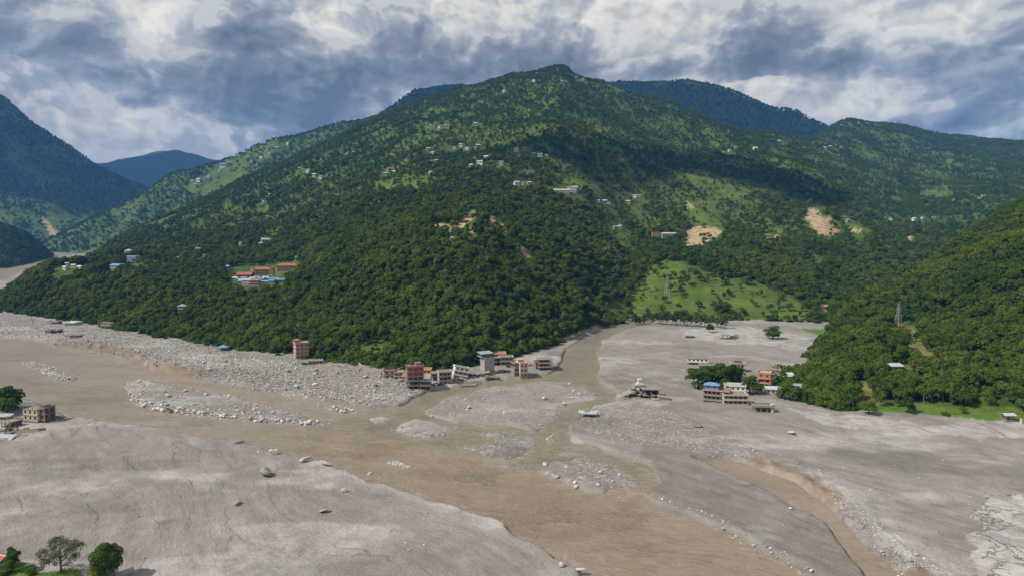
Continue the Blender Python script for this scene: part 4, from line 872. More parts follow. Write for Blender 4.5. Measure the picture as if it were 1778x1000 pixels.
house('blue_roof_hut', 'small hut with a bright blue roof at the forest edge', 'hut', on(385, 609), 7, 5.5, 'h', M_GREY, sink=.3, roof='hip', roofm=M_TINB, bays=3)
house('pink_house', 'tall narrow pink house alone at the forest edge', 'house', on(520, 622), 9, 9, 'wwww', M_PINK, yaw=R(28), sink=.6, bays=3, over=.5, slab=M_CREAM, stair=(-2.6, 3, 1.8, M_RED), fh=2.9)
house('low_house', 'low grey house with roof posts below the pink house', 'house', on(546, 632), 9.5, 7, 'w', M_GREY, yaw=R(14), sink=.6, roof='rebar', wins=False, bays=4)
slabs('collapsed_slab', 'tilted slab fallen left of the low grey house', on(531, 631), [('roof_slab', (9, 4, .35), (0, 0, .9), (0, 9, 10), None), ('broken_wall', (6, .3, 1.2), (0, 1, .4), (0, 0, 10), None)], M_CONC)
# confluence village
cv = [
 ('brick_house', 'small tan brick house, leftmost of the confluence village', (675, 655), 7, 5.5, 'ww', M_CREAM, dict(fh=2.5, sink=1.2, roof='flat', yaw=R(12), roofm=M_BRICK)),
 ('block_house', 'small pale grey house between the tan and red-topped houses', (691, 656), 6, 5.5, 'ww', M_GREY, dict(fh=2.4, sink=1.4, yaw=R(8), slab=M_TING)),
 ('red_top_house', 'five-storey house with red upper storeys and bare concrete below', (719, 675), 9.6, 8, 'hhbww', M_CONC, dict(fh=2.8, sink=1., yaw=R(14), upper=(3, M_RED), roofm=M_RED, stair=(2, 3, 1.5, M_PINK), over=.5)),
 ('concrete_house', 'two-storey bare concrete ruin leaning beside the red-topped house', (737, 676), 6.2, 6, 'hh', M_CONC, dict(sink=.8, ry=R(3), yaw=R(10), roof='rebar')),
 ('yellow_base_house', 'three-storey grey house with a yellow ground floor by the stream', (771, 674), 7.6, 7, 'wbb', M_CREAM, dict(fh=2.7, sink=1.1, yaw=R(16), upper=(1, M_GREY), wins=False)),
 ('tilted_house', 'white house tipped over to the right in the village', (796, 658), 9, 7, 'obw', M_WHITE, dict(fh=2.7, sink=1.0, ry=R(13), rx=R(-5), yaw=R(14), wins=False)),
 ('slab_house', 'low grey slab-roofed house right of the tipped white house', (812, 668), 9, 6, 'w', M_GREY, dict(fh=2.6, sink=.5, yaw=R(8), wins=False)),
 ('concrete_tower', 'tall windowless concrete tower with an overhanging cap', (846, 650), 7, 8, 'ssss', M_GREY, dict(fh=2.9, sink=.6, yaw=R(22), over=.05, roof='none')),
 ('grey_house', 'two-storey grey ruin right behind the concrete tower', (863, 634), 8.5, 7, 'hh', M_CONC, dict(sink=.6, yaw=R(14), roof='rebar')),
 ('open_house', 'tan two-storey house with open galleries behind the tower', (879, 634), 9, 7, 'bb', M_CREAM, dict(sink=.3, yaw=R(10), wins=False)),
 ('peach_house', 'peach three-storey house standing alone on grey silt', (906, 654), 5, 9, 'www', M_PEACH, dict(fh=3., sink=.5, yaw=R(18), bays=2, slab=M_CREAM, wins=2, over=.2, stair=(-.5, 3, 1.6, M_CREAM))),
 ('gallery_house', 'open concrete gallery wing on the left of the peach house', (896, 653), 4.2, 8, 'bbh', M_CONC, dict(fh=2.8, sink=.5, yaw=R(18), bays=2)),
 ('pillared_house', 'three-storey grey pillared house beside the tributary', (946, 642), 9.5, 7.5, 'hhh', M_GREY, dict(fh=2.7, sink=1.0, yaw=R(10), roof='rebar', bays=3)),
 ('brick_annex', 'low brick annex on the left of the grey pillared house', (935, 640), 5, 6, 'ww', M_BRICK, dict(fh=2.6, sink=1.0, wins=False, yaw=R(10))),
 ('orange_shed', 'small orange shed behind the red-topped house', (741, 650), 5, 4, 'w', M_YEL, dict(fh=2.4, roof='shed', roofm=M_RUST, wins=False)),
]
for nm, lab, (px, py), w, d, st, m_, kw in cv: house(nm, lab, 'house', on(px, py), w, d, st, m_, **kw)
tw = on(842, 650); slabs('tower_cap', 'grey-blue roof cap on top of the concrete tower', (tw.x, tw.y + 4.5, tw.z + 11.2), [('roof_slab', (8.6, 8.6, .3), (0, 0, .15), (0, 0, 22), None), ('column', (.4, .4, 2.2), (-2.8, -2.8, 1.4), (0, 0, 22), None), ('column', (.4, .4, 2.2), (2.8, -2.4, 1.4), (0, 0, 22), None), ('column', (.4, .4, 2.2), (2.6, 2.8, 1.4), (0, 0, 22), None), ('column', (.4, .4, 2.2), (-2.6, 2.8, 1.4), (0, 0, 22), None), ('roof_sheet', (9, 9, .2), (0, 0, 2.7), (3, -2, 22), M_TINT)], M_CONC, 'roof')
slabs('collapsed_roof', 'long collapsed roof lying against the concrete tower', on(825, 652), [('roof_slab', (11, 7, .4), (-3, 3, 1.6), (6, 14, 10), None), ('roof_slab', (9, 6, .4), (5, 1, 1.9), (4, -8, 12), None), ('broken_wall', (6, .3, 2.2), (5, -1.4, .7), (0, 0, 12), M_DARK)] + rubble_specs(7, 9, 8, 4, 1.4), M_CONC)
slabs('collapsed_house', 'heap of yellow walling below the tipped white house', on(795, 668), [('broken_wall', (6, .3, 2), (0, -1, .8), (30, 10, 20), M_YEL), ('broken_wall', (5, .3, 1.6), (3, 0, .7), (-40, 20, -20), M_CREAM)] + rubble_specs(8, 9, 5, 3, 1.5), M_CONC)
slabs('debris_heap', 'dark heap of wreckage at the stream in front of the village', on(752, 682), rubble_specs(9, 14, 6, 3, 1.6), M_WOOD)
slabs('debris_heap', 'grey wreckage heap between the village tower and the peach house', on(872, 645), rubble_specs(10, 10, 6, 3, 1.), M_CONC)
slabs('stranded_slab', 'small pale slab stranded on the island shore below the village', on(796, 681), [('broken_slab', (4.5, 2.5, .6), (0, 0, .5), (4, 6, 10), None), ('broken_slab', (2, 1.5, .4), (1, -1, .5), (20, 6, 40), None)], M_WHITE)
for k, (px, py, lab) in enumerate([(704, 662, 'brown rubble heap left of the red-topped house'), (757, 668, 'grey rubble between the concrete ruin and the yellow-based house'), (784, 664, 'rubble piled left of the tipped white house'), (833, 660, 'rubble spread before the concrete tower'), (855, 655, 'low rubble right of the concrete tower foot'), (890, 637, 'rubble behind the peach house'), (925, 634, 'grey rubble left of the pillared house'), (962, 640, 'rubble on the tributary side of the pillared house'), (816, 674, 'rubble along the stream below the low slab house')]):
    slabs('debris_heap', lab, on(px, py), rubble_specs(60 + k, 13, 4.5, 2.5, 1.8, [M_CONC, M_WOOD, M_BRICK, None][k % 4]), M_CONC)
for nm, lab, (px, py), w, d, st, m_, kw in [
    ('lean_to', 'low rusty lean-to between the grey and red-topped houses', (706, 660), 5, 4, 'h', M_BRICK, dict(fh=2.3, roof='shed', roofm=M_RUST, sink=.4)),
    ('grey_ruin', 'roofless grey ruin behind the yellow-based house', (757, 660), 7, 6, 'hw', M_CONC, dict(fh=2.6, roof='rebar', sink=.8, wins=False, yaw=R(8))),
    ('plank_house', 'brown two-storey house at the foot of the forest by the tower', (868, 627), 8, 6, 'ww', M_BRICK, dict(fh=2.6, roof='shed', roofm=M_RUST, sink=.5, wins=False, yaw=R(6))),
    ('sunk_house', 'nearly buried flat roof right of the low slab house', (826, 671), 6, 5, 'h', M_CONC, dict(fh=2.4, sink=.9, yaw=R(4)))]: house(nm, lab, 'house', on(px, py), w, d, st, m_, **kw)
rw = empty('retaining_wall', on(640, 644)); put(rw, 'pale concrete retaining wall climbing left from the village', 'wall')
pts = [on(x, y) for x, y in ((612, 628), (622, 634), (632, 640), (642, 645), (652, 648), (662, 650))]
for i, (a, b) in enumerate(zip(pts, pts[1:])):
    dlt = b - a; c = MB().box(0, dlt.length * .99, -.3, .3, -1.5, 2.2).build('wall_panel', M_GREY, rw); c.matrix_world = Matrix.Identity(4); c.location = a - pts[0] + (pts[0] - rw.location); c.rotation_euler = (0, -math.asin(dlt.z / dlt.length), math.atan2(dlt.y, dlt.x))
# tributary flat
hp = on(1112, 688)
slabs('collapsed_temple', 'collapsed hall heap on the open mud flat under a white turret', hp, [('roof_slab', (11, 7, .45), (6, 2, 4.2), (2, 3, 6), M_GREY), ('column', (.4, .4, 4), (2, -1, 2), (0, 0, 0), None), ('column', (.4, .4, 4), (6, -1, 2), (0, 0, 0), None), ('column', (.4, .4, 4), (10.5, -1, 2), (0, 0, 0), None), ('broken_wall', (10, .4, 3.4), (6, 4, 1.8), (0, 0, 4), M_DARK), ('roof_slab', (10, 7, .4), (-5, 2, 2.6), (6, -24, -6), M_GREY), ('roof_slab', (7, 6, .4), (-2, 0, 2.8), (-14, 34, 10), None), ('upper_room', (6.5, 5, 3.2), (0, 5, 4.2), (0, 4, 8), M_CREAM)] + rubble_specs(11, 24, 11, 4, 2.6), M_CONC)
tr = slabs('white_turret', 'white stepped turret atop the collapsed hall heap', hp + Vector((.5, 5, 5.9)), [('base_slab', (6.2, 5, .35), (0, 0, .1), (0, 0, 6), None), ('parapet', (5.2, 4, .7), (0, 0, .6), (0, 0, 6), None), ('drum', (3, 2.8, 2.6), (0, 0, 2.2), (0, 0, 6), None), ('cornice', (3.8, 3.6, .3), (0, 0, 3.6), (0, 0, 6), None), ('top_block', (2.6, 2.4, 1.), (0, 0, 4.2), (0, 0, 6), None)], M_CLEANW, 'turret'); tr.scale = (.74, .74, .74)
slabs('buried_shell', 'low half-buried concrete shell right of the collapsed hall', on(1152, 693), [('roof_slab', (7, 4, .35), (0, 0, 1.6), (4, 6, -8), M_GREY), ('broken_wall', (6, .3, 1.4), (0, -1.6, .6), (0, 0, -8), None), ('broken_wall', (.3, 3, 1.4), (3, 0, .6), (0, 0, -8), None), ('broken_slab', (4.5, 3, .5), (-4.5, -2, .5), (8, 10, 20), M_WHITE)], M_CONC)
slabs('bare_roof', 'small roof on posts stranded beside the right stream channel', on(1020, 722), [('roof_slab', (9, 5, .3), (0, 0, 2), (3, 2, -4), M_TING)] + [('column', (.3, .3, 2.2), (x, y, .9), (0, 0, 0), None) for x in (-3.8, 0, 3.8) for y in (-2, 2)] + [('broken_slab', (3, 2, .2), (0, 1, 2.4), (8, 4, 30), M_BRICK)], M_CONC)
slabs('driftwood_pile', 'dark driftwood lying on the mud below the long curved building', on(1214, 742), [('log', (4.5, .4, .4), (0, 0, .3), (0, 4, 10), None), ('log', (3, .3, .3), (1, .6, .4), (0, -8, 40), None), ('log', (2.4, .3, .3), (-1, -.5, .3), (0, 10, -20), None)], M_WOOD)
slabs('ruined_house', 'broken white frame house far out on the mud flat', on(1266, 588), [('roof_slab', (11, 6, .4), (-2, 0, 3), (2, 4, 6), None), ('broken_wall', (5, .3, 4.5), (6, 0, 2), (0, 12, 10), M_WHITE), ('broken_wall', (3.5, 3, 3), (3.5, 1, 1.8), (0, 0, 10), M_WHITE)] + [('column', (.4, .4, 3), (x, -2, 1.4), (0, 0, 0), None) for x in (-6, -2, 2)] + rubble_specs(12, 8, 8, 3, 1.), M_CONC)
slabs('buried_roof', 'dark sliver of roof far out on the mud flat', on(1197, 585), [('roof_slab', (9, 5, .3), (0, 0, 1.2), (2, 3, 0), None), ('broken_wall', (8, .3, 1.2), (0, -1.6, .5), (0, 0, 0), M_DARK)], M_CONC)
rv = [
 ('flat_house', 'white flat-roofed ruin behind the village trees on the mud', (1214, 633), 14, 8, 'hw', M_WHITE, dict(fh=2.7, sink=1.2, yaw=R(-14), roof='rebar', wins=False)),
 ('brick_ruin', 'brick-red roofless ruin behind the village trees', (1233, 645), 13, 8, 'ww', M_PINK, dict(fh=2.6, sink=1.4, yaw=R(-14), roof='rebar', wins=False)),
 ('brick_ruin', 'smaller brick ruin right of the brick-red roofless one', (1247, 645), 7, 7, 'hw', M_BRICK, dict(fh=2.6, sink=1.2, yaw=R(-10), roof='rebar', wins=False)),
 ('tan_ruin', 'tan two-storey ruin on the mud right of the village trees', (1283, 645), 8.5, 7, 'bw', M_CREAM, dict(fh=2.8, sink=.6, yaw=R(-6), wins=False, stair=(0, 4, 1.6, M_CONC))),
 ('long_building', 'left wing of the long two-storey balconied building, with orange rail', (1248, 698), 13.5, 8, 'hbb', M_CONC, dict(fh=2.7, sink=2.0, yaw=R(-24), bays=6, roofm=M_PINK, wins=False)),
 ('long_building', 'right wing of the long balconied building, bare grey concrete', (1279, 703), 12.5, 8, 'hbb', M_CREAM, dict(fh=2.6, sink=2.8, yaw=R(-4), bays=5, wins=False, roof='flat')),
 ('blue_penthouse', 'blue tin-roofed room on the left wing of the long building', (1243, 684), 7, 4.5, 'w', M_TINB, dict(fh=2.3, roof='hip', roofm=M_TINB, base=0, yaw=R(-20))),
 ('white_house', 'white two-storey house behind the long balconied building', (1279, 686), 11, 7, 'ow', M_WHITE, dict(fh=2.7, sink=.4, yaw=R(-12), slab=M_GREY)),
 ('mud_hut', 'low tin-roofed hut under the village trees', (1228, 675), 8, 5, 'w', M_CREAM, dict(sink=.8, roof='gable', roofm=M_RUST, wins=False)),
 ('orange_house', 'orange three-storey house with white sides near the right hill', (1332, 672), 7, 8, 'bbw', M_ORANGE, dict(fh=2.9, sink=.6, yaw=R(-28), bays=2, slab=M_CREAM)),
 ('grey_side_house', 'pale grey house joined behind the orange house', (1345, 664), 8, 8, 'www', M_GREY, dict(fh=2.8, sink=.6, yaw=R(-14), stair=(1, 3, 1.4, M_PINK))),
 ('pale_house', 'pale house with a tin roof right of the orange house', (1368, 668), 9, 6, 'ww', M_WHITE, dict(fh=2.6, sink=.4, roof='shed', roofm=M_TING)),
 ('low_white_house', 'low white house below the orange house', (1344, 684), 8, 5, 'w', M_WHITE, dict(sink=.2, roof='gable', roofm=M_TING, yaw=R(-10))),
 ('blue_tin_shed', 'shed with a pale blue tin roof at the right forest edge', (1391, 683), 7, 5, 'h', M_GREY, dict(roof='shed', roofm=M_TINT, yaw=R(-14))),
 ('frame_house', 'bare concrete frame with a white pillar at the mud edge', (1328, 716), 9.5, 6, 'h', M_CONC, dict(sink=.3, yaw=R(-6), bays=3)),
 ('garden_hut', 'small tin-roofed hut on the grass verge at the right edge', (1754, 733), 4.4, 3.2, 'h', M_BRICK, dict(fh=2.3, roof='gable', roofm=M_TING, bays=2)),
]
for nm, lab, (px, py), w, d, st, m_, kw in rv:
    p = on(px, py)
    if nm == 'blue_penthouse': p = on(1246, 699) + Vector((-1.5, 4, 6.4))
    if nm == 'garden_hut': p = lookup('right', px, py) if False else p + Vector((0, 0, .2))
    house(nm, lab, 'house', p, w, d, st, m_, **kw)
slabs('white_pillar', 'white upright pillar at the right end of the bare frame', on(1341, 716), [('pillar', (1.4, 1.4, 4.2), (0, 0, 2), (0, 0, 4), None), ('cap', (1.8, 1.8, .25), (0, 0, 4.2), (0, 0, 4), None)], M_CLEANW, 'pillar')
slabs('white_marker', 'small white post at the right edge on the grass verge', on(1773, 735), [('pillar', (.7, .7, 2.2), (0, 0, 1.), (0, 0, 4), None), ('cap', (.9, .9, .15), (0, 0, 2.2), (0, 0, 4), None)], M_CLEANW, 'post')
for px, py, lab in ((1250, 690, 'black tank on the roof of the long balconied building'), (722, 676, 'black tank on the roof of the red-topped house')):
    q = on(1262, 699) if px > 1000 else on(716, 675); tank(lab, q + (Vector((2.5, 7, 6.35)) if px > 1000 else Vector((-1., 5.5, 13.3))))
# hillside buildings
def hs(key, px, py, dz=0): return lookup(key, px, py) + Vector((0, 0, dz))
house('hill_shed', 'long pale blue shed among trees on the right hill', 'shed', hs('right', 1556, 644, .5), 8.5, 4.5, 'w', M_TINT, roof='shed', roofm=M_TING, fh=2.6, base=4)
house('blue_block', 'blue three-storey block on the wooded river terrace', 'building', hs('main', 228, 455, 1.5), 14, 9, 'www', M_TINB, roof='flat', roofm=M_WHITE, slab=M_WHITE, base=6, yaw=R(-10))
house('teal_house', 'pale blue and white house left of the blue terrace block', 'house', hs('main', 203, 468, 1), 18, 9, 'ww', M_TINT, roof='gable', roofm=M_TINB, slab=M_WHITE, base=6, yaw=R(-16))
house('white_house', 'white two-storey house above the blue terrace block', 'house', hs('main', 222, 441, 1.5), 10, 8, 'ww', M_WHITE, roof='hip', roofm=M_TING, base=6)
house('blue_roof_house', 'small blue-roofed house on stilts inside the left forest', 'house', hs('main', 314, 543, 2), 7, 6, 'hw', M_CREAM, roof='hip', roofm=M_TINT, base=5)
house('long_white_hall', 'long low white building in the middle of the main hill', 'building', hs('main', 975, 332, .5), 26, 8, 'w', M_WHITE, roof='gable', roofm=M_TING, base=6, bays=8)
house('white_block', 'white three-storey block at the end of the long low hall', 'building', hs('main', 993, 332, .5), 14, 9, 'www', M_WHITE, base=6)
house('red_house', 'red three-storey house above the terraced fields', 'house', hs('main', 1140, 412, .5), 12, 8, 'www', M_ORANGE, base=6, slab=M_CREAM)
house('white_row', 'long pale row house right of the red hillside house', 'house', hs('main', 1162, 410, .5), 22, 7, 'ww', M_GREY, roof='gable', roofm=M_TING, base=6)
# school above the river terrace
sc = lambda px, py, dz=.5: hs('main', px, py, dz)
house('school_block', 'long yellow school block with a red roof and arcades', 'school', sc(454, 476, .6), 26, 9, 'oo', M_YEL, roof='hip', roofm=M_TINR, bays=9, base=9, slab=M_CREAM, fh=3.6, wins=False)
house('school_wing', 'yellow school wing with two red roof bands on the right', 'school', sc(496, 470, .8), 26, 9, 'oo', M_YEL, roof='hip', roofm=M_TINR, bays=9, base=9, slab=M_CREAM, fh=3.3, wins=False)
house('school_hall', 'hall with a wide bright red roof left of the school', 'hall', sc(424, 480, .5), 18, 12, 'w', M_RED, roof='gable', roofm=M_TINR, base=8, fh=3.2)
house('corner_tower', 'cream corner tower at the left end of the school block', 'tower', sc(437, 478, .6), 4, 4, 'sss', M_CREAM, roof='flat', base=8, fh=3.3)
house('gate_tower', 'slim cream tower with a red tier between the school blocks', 'tower', sc(471, 477, .6), 4.2, 4.2, 'sss', M_CREAM, roof='hip', roofm=M_TINR, base=8, fh=3.2, upper=(1, M_ORANGE))
house('pink_house', 'pink two-storey house in front of the blue tin roofs', 'house', sc(441, 496, 1.5), 11, 6, 'ww', M_PINK, roof='hip', roofm=M_RUST, base=6)
house('white_house', 'white house left of the pink one below the school', 'house', sc(427, 495, 1.5), 9, 6, 'ww', M_WHITE, roof='gable', roofm=M_TING, base=6)
house('teal_house', 'grey-blue house alone left of the school hall', 'house', sc(391, 471, 1.5), 9, 6, 'ww', M_TINT, roof='shed', roofm=M_TING, base=6)
house('blue_hut', 'tiny blue-roofed hut among trees far left of the school', 'hut', hs('main', 345, 474, 1.), 6, 5, 'w', M_TINB, roof='gable', roofm=M_TINB, base=5)
for i, (px, py) in enumerate(((408, 484), (415, 487), (423, 484), (430, 487), (437, 485), (444, 484), (446, 489), (453, 486), (459, 484), (466, 486), (470, 490), (477, 487), (418, 490), (455, 491), (462, 492), (484, 489))):
    house('blue_tin_house', 'blue tin-roofed house packed in the camp below the school', 'house', sc(px, py, .4), random.uniform(5.5, 8), 5, 'w', M_GREY, roof='gable', roofm=M_TINB if i % 4 else M_TING, base=5, yaw=R(random.uniform(-14, 14)), fh=2.4, group='blue tin-roofed houses below the school')
# hamlets: small copies sharing a few meshes
WM = [MB().box(-.5, .5, -.32, .32, -.5, .42).mesh('wall', m_) for m_ in (M_CLEANW, M_CREAM, M_CLEANW, M_GREY)]
def rfm(m_): return MB().poly([(-.56, -.42, .40), (.56, -.42, .40), (.56, 0, .62), (-.56, 0, .62), (.56, .42, .40), (-.56, .42, .40), (-.5, -.30, .41), (-.5, .30, .41), (.5, -.30, .41), (.5, .30, .41)], [(0, 1, 2, 3), (3, 2, 4, 5), (6, 3, 7), (8, 9, 2)]).mesh('roof', m_)
RM = [rfm(m_) for m_ in (M_TING, M_CLEANW, M_TING, M_CLEANW, M_TING, M_RUST, M_TINB)]
dm = MB().box(-.06, .06, -.335, -.31, 0, .26).mesh('door', M_FRAME); wnm = MB().box(-.07, .07, -.335, -.31, .12, .28).mesh('window', M_DARK)
for key, where, p, w, px, py in HSPOTS:
    r = empty('hill_house', p + Vector((0, 0, w * .12)), R(random.uniform(-35, 35)), scale=w * random.uniform(.5, .72)); put(r, 'small tin-roofed house ' + where, 'house', 'houses ' + where)
    link('wall', random.choice(WM), r); link('roof', random.choice(RM), r); link('door', dm, r)
    for x in (-.3, .3): link('window', wnm, r).location.x = x

# ------------------------------------------------------------------ pylons
def pylon(label, loc, H, arms=3):
    r = empty('power_pylon', loc, R(20)); put(r, label, 'pylon'); b, tp = H * .11, H * .02; k = 8
    def c(i, z): s = b + (tp - b) * min(1, z / (H * .92)); q = ((-1, -1), (1, -1), (1, 1), (-1, 1))[i]; return Vector((q[0] * s, q[1] * s, z))
    zs = [H * .92 * (1 - (1 - j / k) ** 1.25) for j in range(k + 1)]; th = H * .0042
    for i in range(4): MB().bar(c(i, 0) - Vector((0, 0, 1)), c(i, H * .92), th).build('leg', M_STEEL, r)
    br = MB()
    for j in range(k):
        for i in range(4): br.bar(c(i, zs[j]), c((i + 1) % 4, zs[j + 1]), th * .6); br.bar(c((i + 1) % 4, zs[j]), c(i, zs[j + 1]), th * .6)
    br.build('bracing', M_STEEL, r)
    for a in range(arms):
        z = H * (.66 + .11 * a); L = H * (.17 - .02 * a); MB().bar((-L, 0, z), (0, 0, z + H * .03), th).bar((L, 0, z), (0, 0, z + H * .03), th).bar((-L, 0, z), (L, 0, z), th).build('cross_arm', M_STEEL, r)
    MB().bar((0, 0, H * .9), (0, 0, H), th).build('peak', M_STEEL, r)
pylon('steel lattice pylon on the cleared strip of the right hill', hs('right', 1558, 566), 20)
pylon('steel lattice pylon standing in the terraced fields', hs('main', 1157, 514), 25)

# ------------------------------------------------------------------ single trees and shrubs
def tree(label, base, h, w, lumps, n, leaf, m=M_LEAF, name='broadleaf_tree', cat='tree', bark=M_BARK, branches=6, inner=.7, tr=.03, group=None):
    r = empty(name, base); put(r, label, cat, group); tm = trunk_mb(1., tr, hash(label) % 999 if False else len(label), branches, .7)
    c = link('trunk', tm.mesh('trunk', bark, True), r); c.scale = (w, w, h); c = link('crown', crown_mesh('crown', lumps, n, leaf, len(label) * 7, m, inner), r); c.scale = (w, w, h); return r
tree('slim dark oval tree beside the red roof', on(22, 990), 6.8, 6.6, lumpset(21, 14, .28, .56, .44, .14), 5000, .026, M_LEAFD, tr=.02)
tree('wide open-crowned greyish tree in the near left corner', on(106, 992), 9.4, 10.8, lumpset(22, 30, .56, .56, .50, .12), 4600, .018, M_LEAFG, bark=M_BARKP, branches=14, inner=.35)
tree('dense round dark tree in the near left corner', on(186, 1004), 10, 9.6, lumpset(23, 24, .38, .52, .50, .16), 11000, .022, M_LEAFD)
tree('low leafy bush under the dense round corner tree', on(172, 1000), 3., 6., lumpset(24, 9, .45, .42, .4, .25), 1500, .05, M_LEAF, name='bush', cat='bush')
tree('rounded bush at the right end of the near grass', on(54, 996), 2.0, 3.2, lumpset(25, 9, .45, .42, .4, .25), 900, .06, M_LEAF, name='bush', cat='bush')
tree('low hedge bush in front of the red roof', on(6, 996), 1.8, 4.4, lumpset(26, 9, .45, .42, .4, .25), 900, .06, M_LEAF, name='bush', cat='bush')
for i, (px, py, h, w, m_, lab) in enumerate([(6, 714, 14, 15, M_LEAFD, 'tall dark tree at the left edge above the flattened shed'), (20, 710, 13, 14, M_LEAFD, 'dark tree right of the tall one at the left edge'), (13, 720, 9, 13, M_LEAF, 'yellowish lower tree in front of the dark left-edge pair'),
        (1212, 674, 14, 17, M_LEAFD, 'dark tree at the left end of the village clump'), (1232, 668, 13, 15, M_LEAFD, 'dark tree second from left in the village clump'), (1256, 672, 15, 18, M_LEAFD, 'tallest tree in the middle of the village clump'), (1274, 670, 14, 16, M_LEAFD, 'dark tree right of the tallest in the village clump'), (1258, 680, 9, 8, M_LEAF, 'slim light tree before the village clump'),
        (1302, 682, 11, 13, M_LEAF, 'light green tree between the white and orange houses'), (1314, 684, 6, 9, M_LEAF, 'low bushy tree left of the orange house'), (1371, 694, 10, 14, M_LEAFD, 'big dark tree in front of the tin-roofed pale house'), (1334, 660, 7, 12, M_LEAF, 'tree behind the orange house'), (1356, 690, 4, 8, M_LEAF, 'low bush below the low white house'),
        (1342, 588, 12, 17, M_LEAFD, 'lone dark tree far out on the mud flat'), (1232, 577, 8, 9, M_LEAF, 'small tree before the trunk row at the flat edge'), (1186, 552, 11, 20, M_LEAFD, 'broad dark tree at the back of the mud flat'), (1258, 541, 13, 18, M_LEAFD, 'round dark tree alone in the terraced fields'), (1412, 690, 10, 12, M_LEAFD, 'dark tree at the front corner of the right hill'), (1432, 706, 9, 13, M_LEAF, 'low spreading tree at the mud edge of the right hill'),
        (760, 660, 5, 7, M_LEAF, 'small green tree behind the yellow-based house'), (1508, 718, 7, 10, M_LEAF, 'light bush at the left end of the grass verge')]):
    b_ = on(px, py) if py > 560 else hs('main', px, py); tree(lab, b_, h, w, lumpset(30 + i, 18, .42, .50, .50, .17), 2200, .042, m_)
for i, px in enumerate(range(1096, 1262, 7)):                       # bare-stemmed row at the back edge of the flat
    b_ = on(px + random.uniform(-2, 2), 559 + (px - 1096) * .07 + random.uniform(-1, 1)); r = empty('row_tree', b_); put(r, 'thin-stemmed tree in the row along the back of the mud flat', 'tree', 'thin-stemmed trees along the back of the mud flat'); h = random.uniform(9, 13)
    for part, me in (('trunk', TRUNKS[1 + 2 * (i % 2)]), ('crown', CROWNS[4 if i % 2 else 2])):
        c = link(part, me, r); c.scale = (h * .9, h * .9, h)
# red-roofed house in the near corner
r = empty('red_roof_house', on(-14, 984), R(-18)); put(r, 'house with a red ridged roof cut off by the left edge', 'house')
MB().box(-5, 5, -3, 3, -.5, 2.2).build('wall', M_WHITE, r)
for s_ in (-1, 1):
    MB().poly([(-5.6, s_ * 3.7, 2.1), (5.6, s_ * 3.7, 2.1), (5.6, 0, 3.9), (-5.6, 0, 3.9), (-5.6, s_ * 3.7, 2.0), (5.6, s_ * 3.7, 2.0), (5.6, 0, 3.8), (-5.6, 0, 3.8)], [(0, 1, 2, 3), (7, 6, 5, 4), (0, 4, 5, 1), (1, 5, 6, 2), (0, 3, 7, 4)]).build('roof_slope', M_TINR, r)
MB().box(-5.7, 5.7, -.14, .14, 3.88, 4.0).build('ridge_cap', M_WHITE, r); MB().poly([(5, -3, 2.2), (5, 3, 2.2), (5, 0, 3.7)], [(0, 1, 2)]).build('gable_wall', M_PINK, r)
slabs('grey_boulder_slab', 'pale rock slab right of the dense round corner tree', on(218, 996), [('broken_slab', (4.2, 1.6, .9), (0, 0, .4), (10, -8, 30), None), ('broken_slab', (2, 1.4, .8), (-1.6, -.6, .3), (-10, 8, 50), None)], M_ROCKG, 'rock')

# ------------------------------------------------------------------ boulders
import bmesh
def rock(seed, sub=2):
    rr = np.random.default_rng(seed); bm = bmesh.new(); bmesh.ops.create_icosphere(bm, subdivisions=sub, radius=.5)
    pl = [(lambda v: v / np.linalg.norm(v))(rr.normal(size=3)) for _ in range(9)]; dd = rr.uniform(.26, .42, 9)
    for v in bm.verts:
        p = np.array(v.co)
        for n_, d_ in zip(pl, dd):
            k = p @ n_ - d_
            if k > 0: p = p - n_ * k * .92
        p += rr.normal(size=3) * .012; v.co = p * (1, .85, .72)
    me = bpy.data.meshes.new('boulder'); bm.to_mesh(me); bm.free(); return me
ROCKS = {}
for nm, m_ in (('w', M_ROCKW), ('g', M_ROCKG)):
    ROCKS[nm] = []
    for k in range(5): me = rock(300 + k); me.materials.append(m_); ROCKS[nm].append(me)
nb = 0
def boulder(label, px, py, size, kind='w', group=None, sc=(1, 1, 1), p=None, name='boulder'):
    global nb
    p = on(px, py) if p is None else p; nb += 1
    o_ = link(name, ROCKS[kind][nb % 5]); o_.location = p + Vector((0, 0, size * .2)); o_.rotation_euler = (random.uniform(-.4, .4), random.uniform(-.4, .4), random.uniform(0, 6.28)); o_.scale = tuple(size * q for q in sc)
    return put(o_, label, 'boulder', group)
